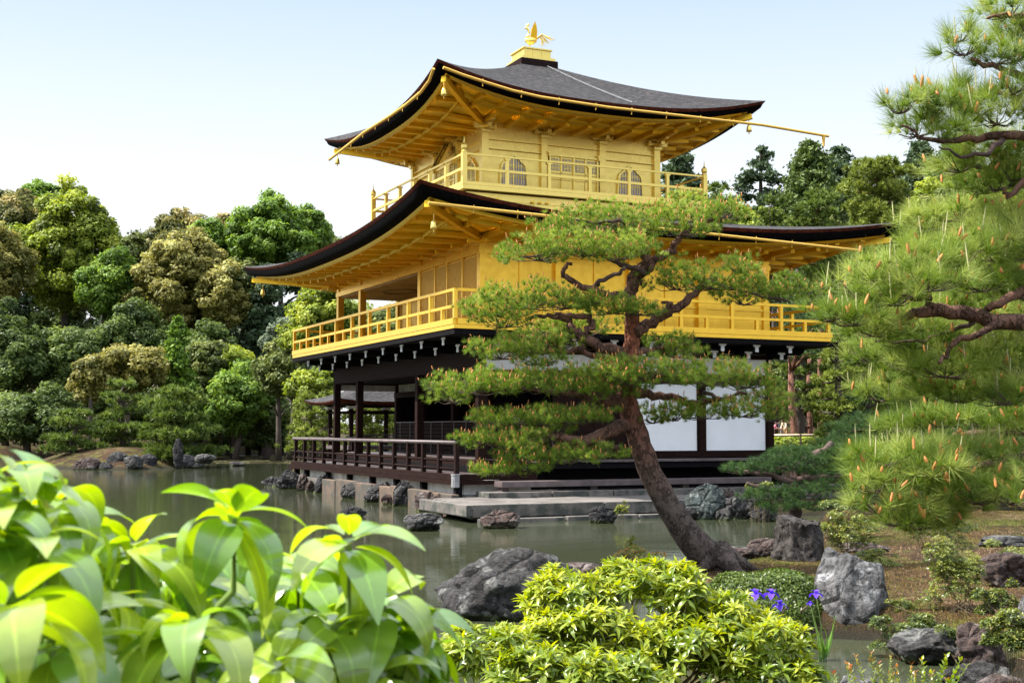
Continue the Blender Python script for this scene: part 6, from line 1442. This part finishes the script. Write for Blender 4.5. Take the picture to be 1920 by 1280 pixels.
small_bush('small_bush', 'glossy low bush at the right edge on the far moss', (1850, 1960, 1010, 1070), 16.5, 260, .04, M['smallleaf'], 144, tb=.5)
small_bush('small_bush', 'dark bush beneath the low dark pine beside the stump', (1540, 1640, 925, 975), 20.5, 260, .05, M['smallleaf'], 145, tb=.25)
small_bush('small_bush', 'small reddish leaved bush left of the leaning pine foot', (1150, 1250, 1022, 1062), 14.9, 170, .034, M['redleaf'], 47, tb=.45)
small_bush('small_bush', 'thin sprig with yellow leaves on the dark striped rock in the pond', (1150, 1180, 935, 975), 27, 60, .05, M['smallleaf'], 48, tb=.8, stems=8)
small_bush('small_bush', 'upright sprig of yellow leaves left of the leaning trunk', (1165, 1195, 1000, 1045), 15.2, 30, .04, M['smallleaf'], 49, tb=.95, stems=8)
small_bush('small_bush', 'green tuft growing behind the greenish boulder', (1395, 1450, 905, 935), 27.6, 90, .06, M['smallleaf'], 40, tb=.75)
# red tipped sprigs along the bottom edge
def sprig_plant(label, stems, D, leafL, mat, seed):
    r = np.random.default_rng(seed); g = grd(np.mean([s[0] for s in stems]), D); t = thing('leafy_plant', g, label, 'plant', 'leafy plants along the bottom edge'); P, Dd, Nn, Ln, T = [], [], [], [], []; m_ = MB()
    for bx_, by_, tx, ty in stems:
        a, b = at(bx_, by_, D), at(tx, ty, D+r.uniform(-.2, .2)); n = max(4, int(np.linalg.norm(b-a)/(leafL*.42))); m_.tube([a, (a+b)/2+r.normal(0, .01, 3), b], [.003, .0025, .0012], 5, False)
        for i in range(n):
            f = i/(n-1) if n > 1 else 1; p = a*(1-f)+b*f; az = r.uniform(0, 6.28)
            for s in (0, math.pi):
                d = r2h*math.cos(az+s)+f2h*math.sin(az+s)+np.array([0, 0, .35+.8*f]); P.append(p); Dd.append(d); Nn.append(unit(np.array([0, 0, 1.])+r.normal(size=3)*.3)); Ln.append(leafL*(1.05-.45*f)*r.uniform(.8, 1.15)); T.append(np.clip(.22+.62*f**4+r.normal(0, .10), 0, 1))
    V, F, tn = place_leaves([leaf_tpl(4, .46, .6, .2)], *map(np.array, (P, Dd, Nn, Ln, T)), r); mesh('foliage', V, F, mat, t, True, attrs={'tint': tn}); m_.build('stems', M['green_stem'], t); return t
rs = np.random.default_rng(3)
sprig_plant('red tipped leafy stems at the bottom edge right of the iris blades', [(1590+i*11+rs.uniform(-8, 8), 1330, 1572+i*12+rs.uniform(-20, 20), y) for i, y in enumerate((1262, 1245, 1256, 1250, 1232, 1226, 1244, 1266, 1254, 1272, 1264))], 7.6, .055, M['redleaf'], 71)
sprig_plant('green leafy stems at the bottom edge between the two rocks', [(1680+i*12, 1340, 1672+i*14+rs.uniform(-12, 12), y) for i, y in enumerate((1262, 1250, 1246, 1262, 1240, 1258, 1268, 1275))], 7.4, .05, M['redleaf'], 72)
sprig_plant('arching stems with broad oval leaves in front of the purple grey rock', [(1740, 1330, 1730, 1236), (1750, 1330, 1775, 1232), (1765, 1330, 1800, 1238), (1760, 1330, 1812, 1250), (1780, 1330, 1745, 1262)], 7.2, .06, M['pieris'], 73)
sprig_plant('thin single stem with a red tip rising above the dark pool', [(1668, 1300, 1670, 1228)], 7.8, .035, M['redleaf'], 74)
# irises
ir = None; M['petal'] = mat_leaf('purple_petal', (.12, .05, .55), (.22, .10, .80), .4, .5, .3)
def iris(px, py, sc, label, lean=0, nbl=0, base_y=1240):
    D = 11.0; f = at(px, py, D); g = at(px+lean, base_y, D); g[2] = max(0, g[2]); g[:2] = at(px+lean, 1230, D)[:2]; t = thing('iris', (g[0], g[1], 0), label, 'flower', 'purple irises beside the pale boulder'); r = np.random.default_rng(int(px)); m_ = MB(); m_.tube([(g[0], g[1], 0), (np.array([g[0], g[1], 0])+f)/2+r2h*.01, f], [.006, .005, .004], 6); m_.build('stalk', M['green_stem'], t)
    P = np.repeat(f[None], 7, 0); az = np.array([.3, 2.4, 4.5, 1.3, 3.4, 5.5, 0]); el = np.array([-.1, -.1, -.1, 1.0, 1.0, 1.0, .2]); d = (r2h*np.cos(az)[:, None]+f2h*np.sin(az)[:, None])*np.cos(el)[:, None]+np.array([0, 0, 1.])*np.sin(el)[:, None]
    V, F, tn = place_leaves([leaf_tpl(5, .62, 1.3, .25, .9)], P, d, unit(np.array([0, 0, 1.])+d*.01+r.normal(size=d.shape)*.1), np.array([.085]*3+[.06]*3+[.065])*sc, r.random(7), r); mesh('petals', V, F, M['petal'], t, True, attrs={'tint': tn})
    if nbl:
        m2 = []; P = []; d = []
        for k in range(nbl): a_ = r.uniform(0, 6.28); P.append(np.array([g[0], g[1], 0])+r.normal(0, .02, 3)*np.array([1, 1, 0])); d.append(r2h*math.cos(a_)*.28+f2h*math.sin(a_)*.2+np.array([0, 0, 1.]))
        V, F, tn = place_leaves([leaf_tpl(9, .045, dd_, .4, .35) for dd_ in (.3, .7, 1.5)], np.array(P), np.array(d), np.repeat(np.array([[1., .3, .1]]), nbl, 0), r.uniform(.22, .42, nbl), r.random(nbl), r); mesh('blades', V, F, M['bigleaf'], t, True, attrs={'tint': tn*.6})
iris(1416, 1113, 1.3, 'purple iris flower furthest left of the group', 10, 6)
iris(1446, 1112, 1.15, 'purple iris flower second from the left', 4, 4)
iris(1462, 1133, 1.15, 'lower purple iris flower third from the left', -4, 5)
iris(1530, 1112, .95, 'single purple iris flower on a tall stem touching the pale boulder', 15, 14)
iris(1519, 1130, .5, 'unopened small pale iris bud left of the tall stemmed flower', 20, 5)
# ================================================================ BROAD LEAVED SHRUB RIGHT IN FRONT
rg = np.random.default_rng(90)
FS = thing('broad_leaf_shrub', (*RD(-1.0, 1.9), gz(*RD(-1.0, 1.9))), 'blurred broad leaved shrub with glossy drooping leaves filling the lower left', 'shrub')
WH = [(30, 890, 1.25), (95, 930, 1.35), (440, 955, 1.45), (655, 1005, 1.5), (365, 1165, 1.25), (20, 1130, 1.05), (720, 1120, 1.55), (150, 960, 1.5), (60, 1010, 1.2), (250, 1020, 1.5), (560, 1060, 1.65), (480, 1130, 1.5), (620, 1170, 1.5), (200, 1130, 1.35), (300, 1080, 1.7), (760, 1190, 1.6), (100, 1200, 1.2), (520, 1240, 1.4), (300, 1270, 1.3), (700, 1260, 1.5), (130, 1060, 1.7), (-20, 970, 1.2), (400, 1060, 1.8), (-30, 900, 1.3)]
C = np.array([at(x, y, d) for x, y, d in WH]); A = unit(np.array([0, 0, 1.])+rg.normal(size=C.shape)*.22)
tpb = [leaf_tpl(12, w_, d_, .20, .68) for w_, d_ in ((.42, 1.2), (.46, 1.7), (.44, 2.2), (.40, 1.0), (.44, 2.4))]
a1 = whorls(C, A, 11, .124, rg, .55, -.65, np.full(len(C), .62), .15)
n2 = 340; x = rg.uniform(-60, 800, n2); ytop = np.interp(x, [-60, 100, 250, 400, 560, 660, 800], [930, 1000, 1080, 1040, 1080, 1090, 1200]); y = ytop+rg.uniform(0, 1, n2)**.8*(1380-ytop); d2 = rg.uniform(1.55, 2.5, n2)
C2 = np.array([at(a, b, c) for a, b, c in zip(x, y, d2)]); A2 = unit(np.array([0, 0, 1.])+rg.normal(size=C2.shape)*.35); a2 = whorls(C2, A2, 10, .098, rg, .6, -.7, np.full(n2, .42), .2)
V, F, tn = place_leaves(tpb, *[np.concatenate([p, q]) for p, q in zip(a1, a2)], rg); mesh('foliage', V, F, M['bigleaf'], FS, True, attrs={'tint': tn, 'rib': np.tile([0., 1., 0.], len(V)//3)})
m_ = MB(); root = np.array([*RD(-1.0, 1.9), gz(*RD(-1.0, 1.9))])
for i, c in enumerate(np.concatenate([C, C2[:60]])):
    e = c-np.array([0, 0, .01]); lo = e*.75+root*.25; lo[2] = e[2]-.25; m_.tube([root+rg.normal(0, .08, 3)*np.array([1, 1, 0]), lo, e-np.array([0, 0, .08]), e], [.009, .006, .0042, .0036], 6, False)
m_.build('stems', M['green_stem'], FS, smooth=True)
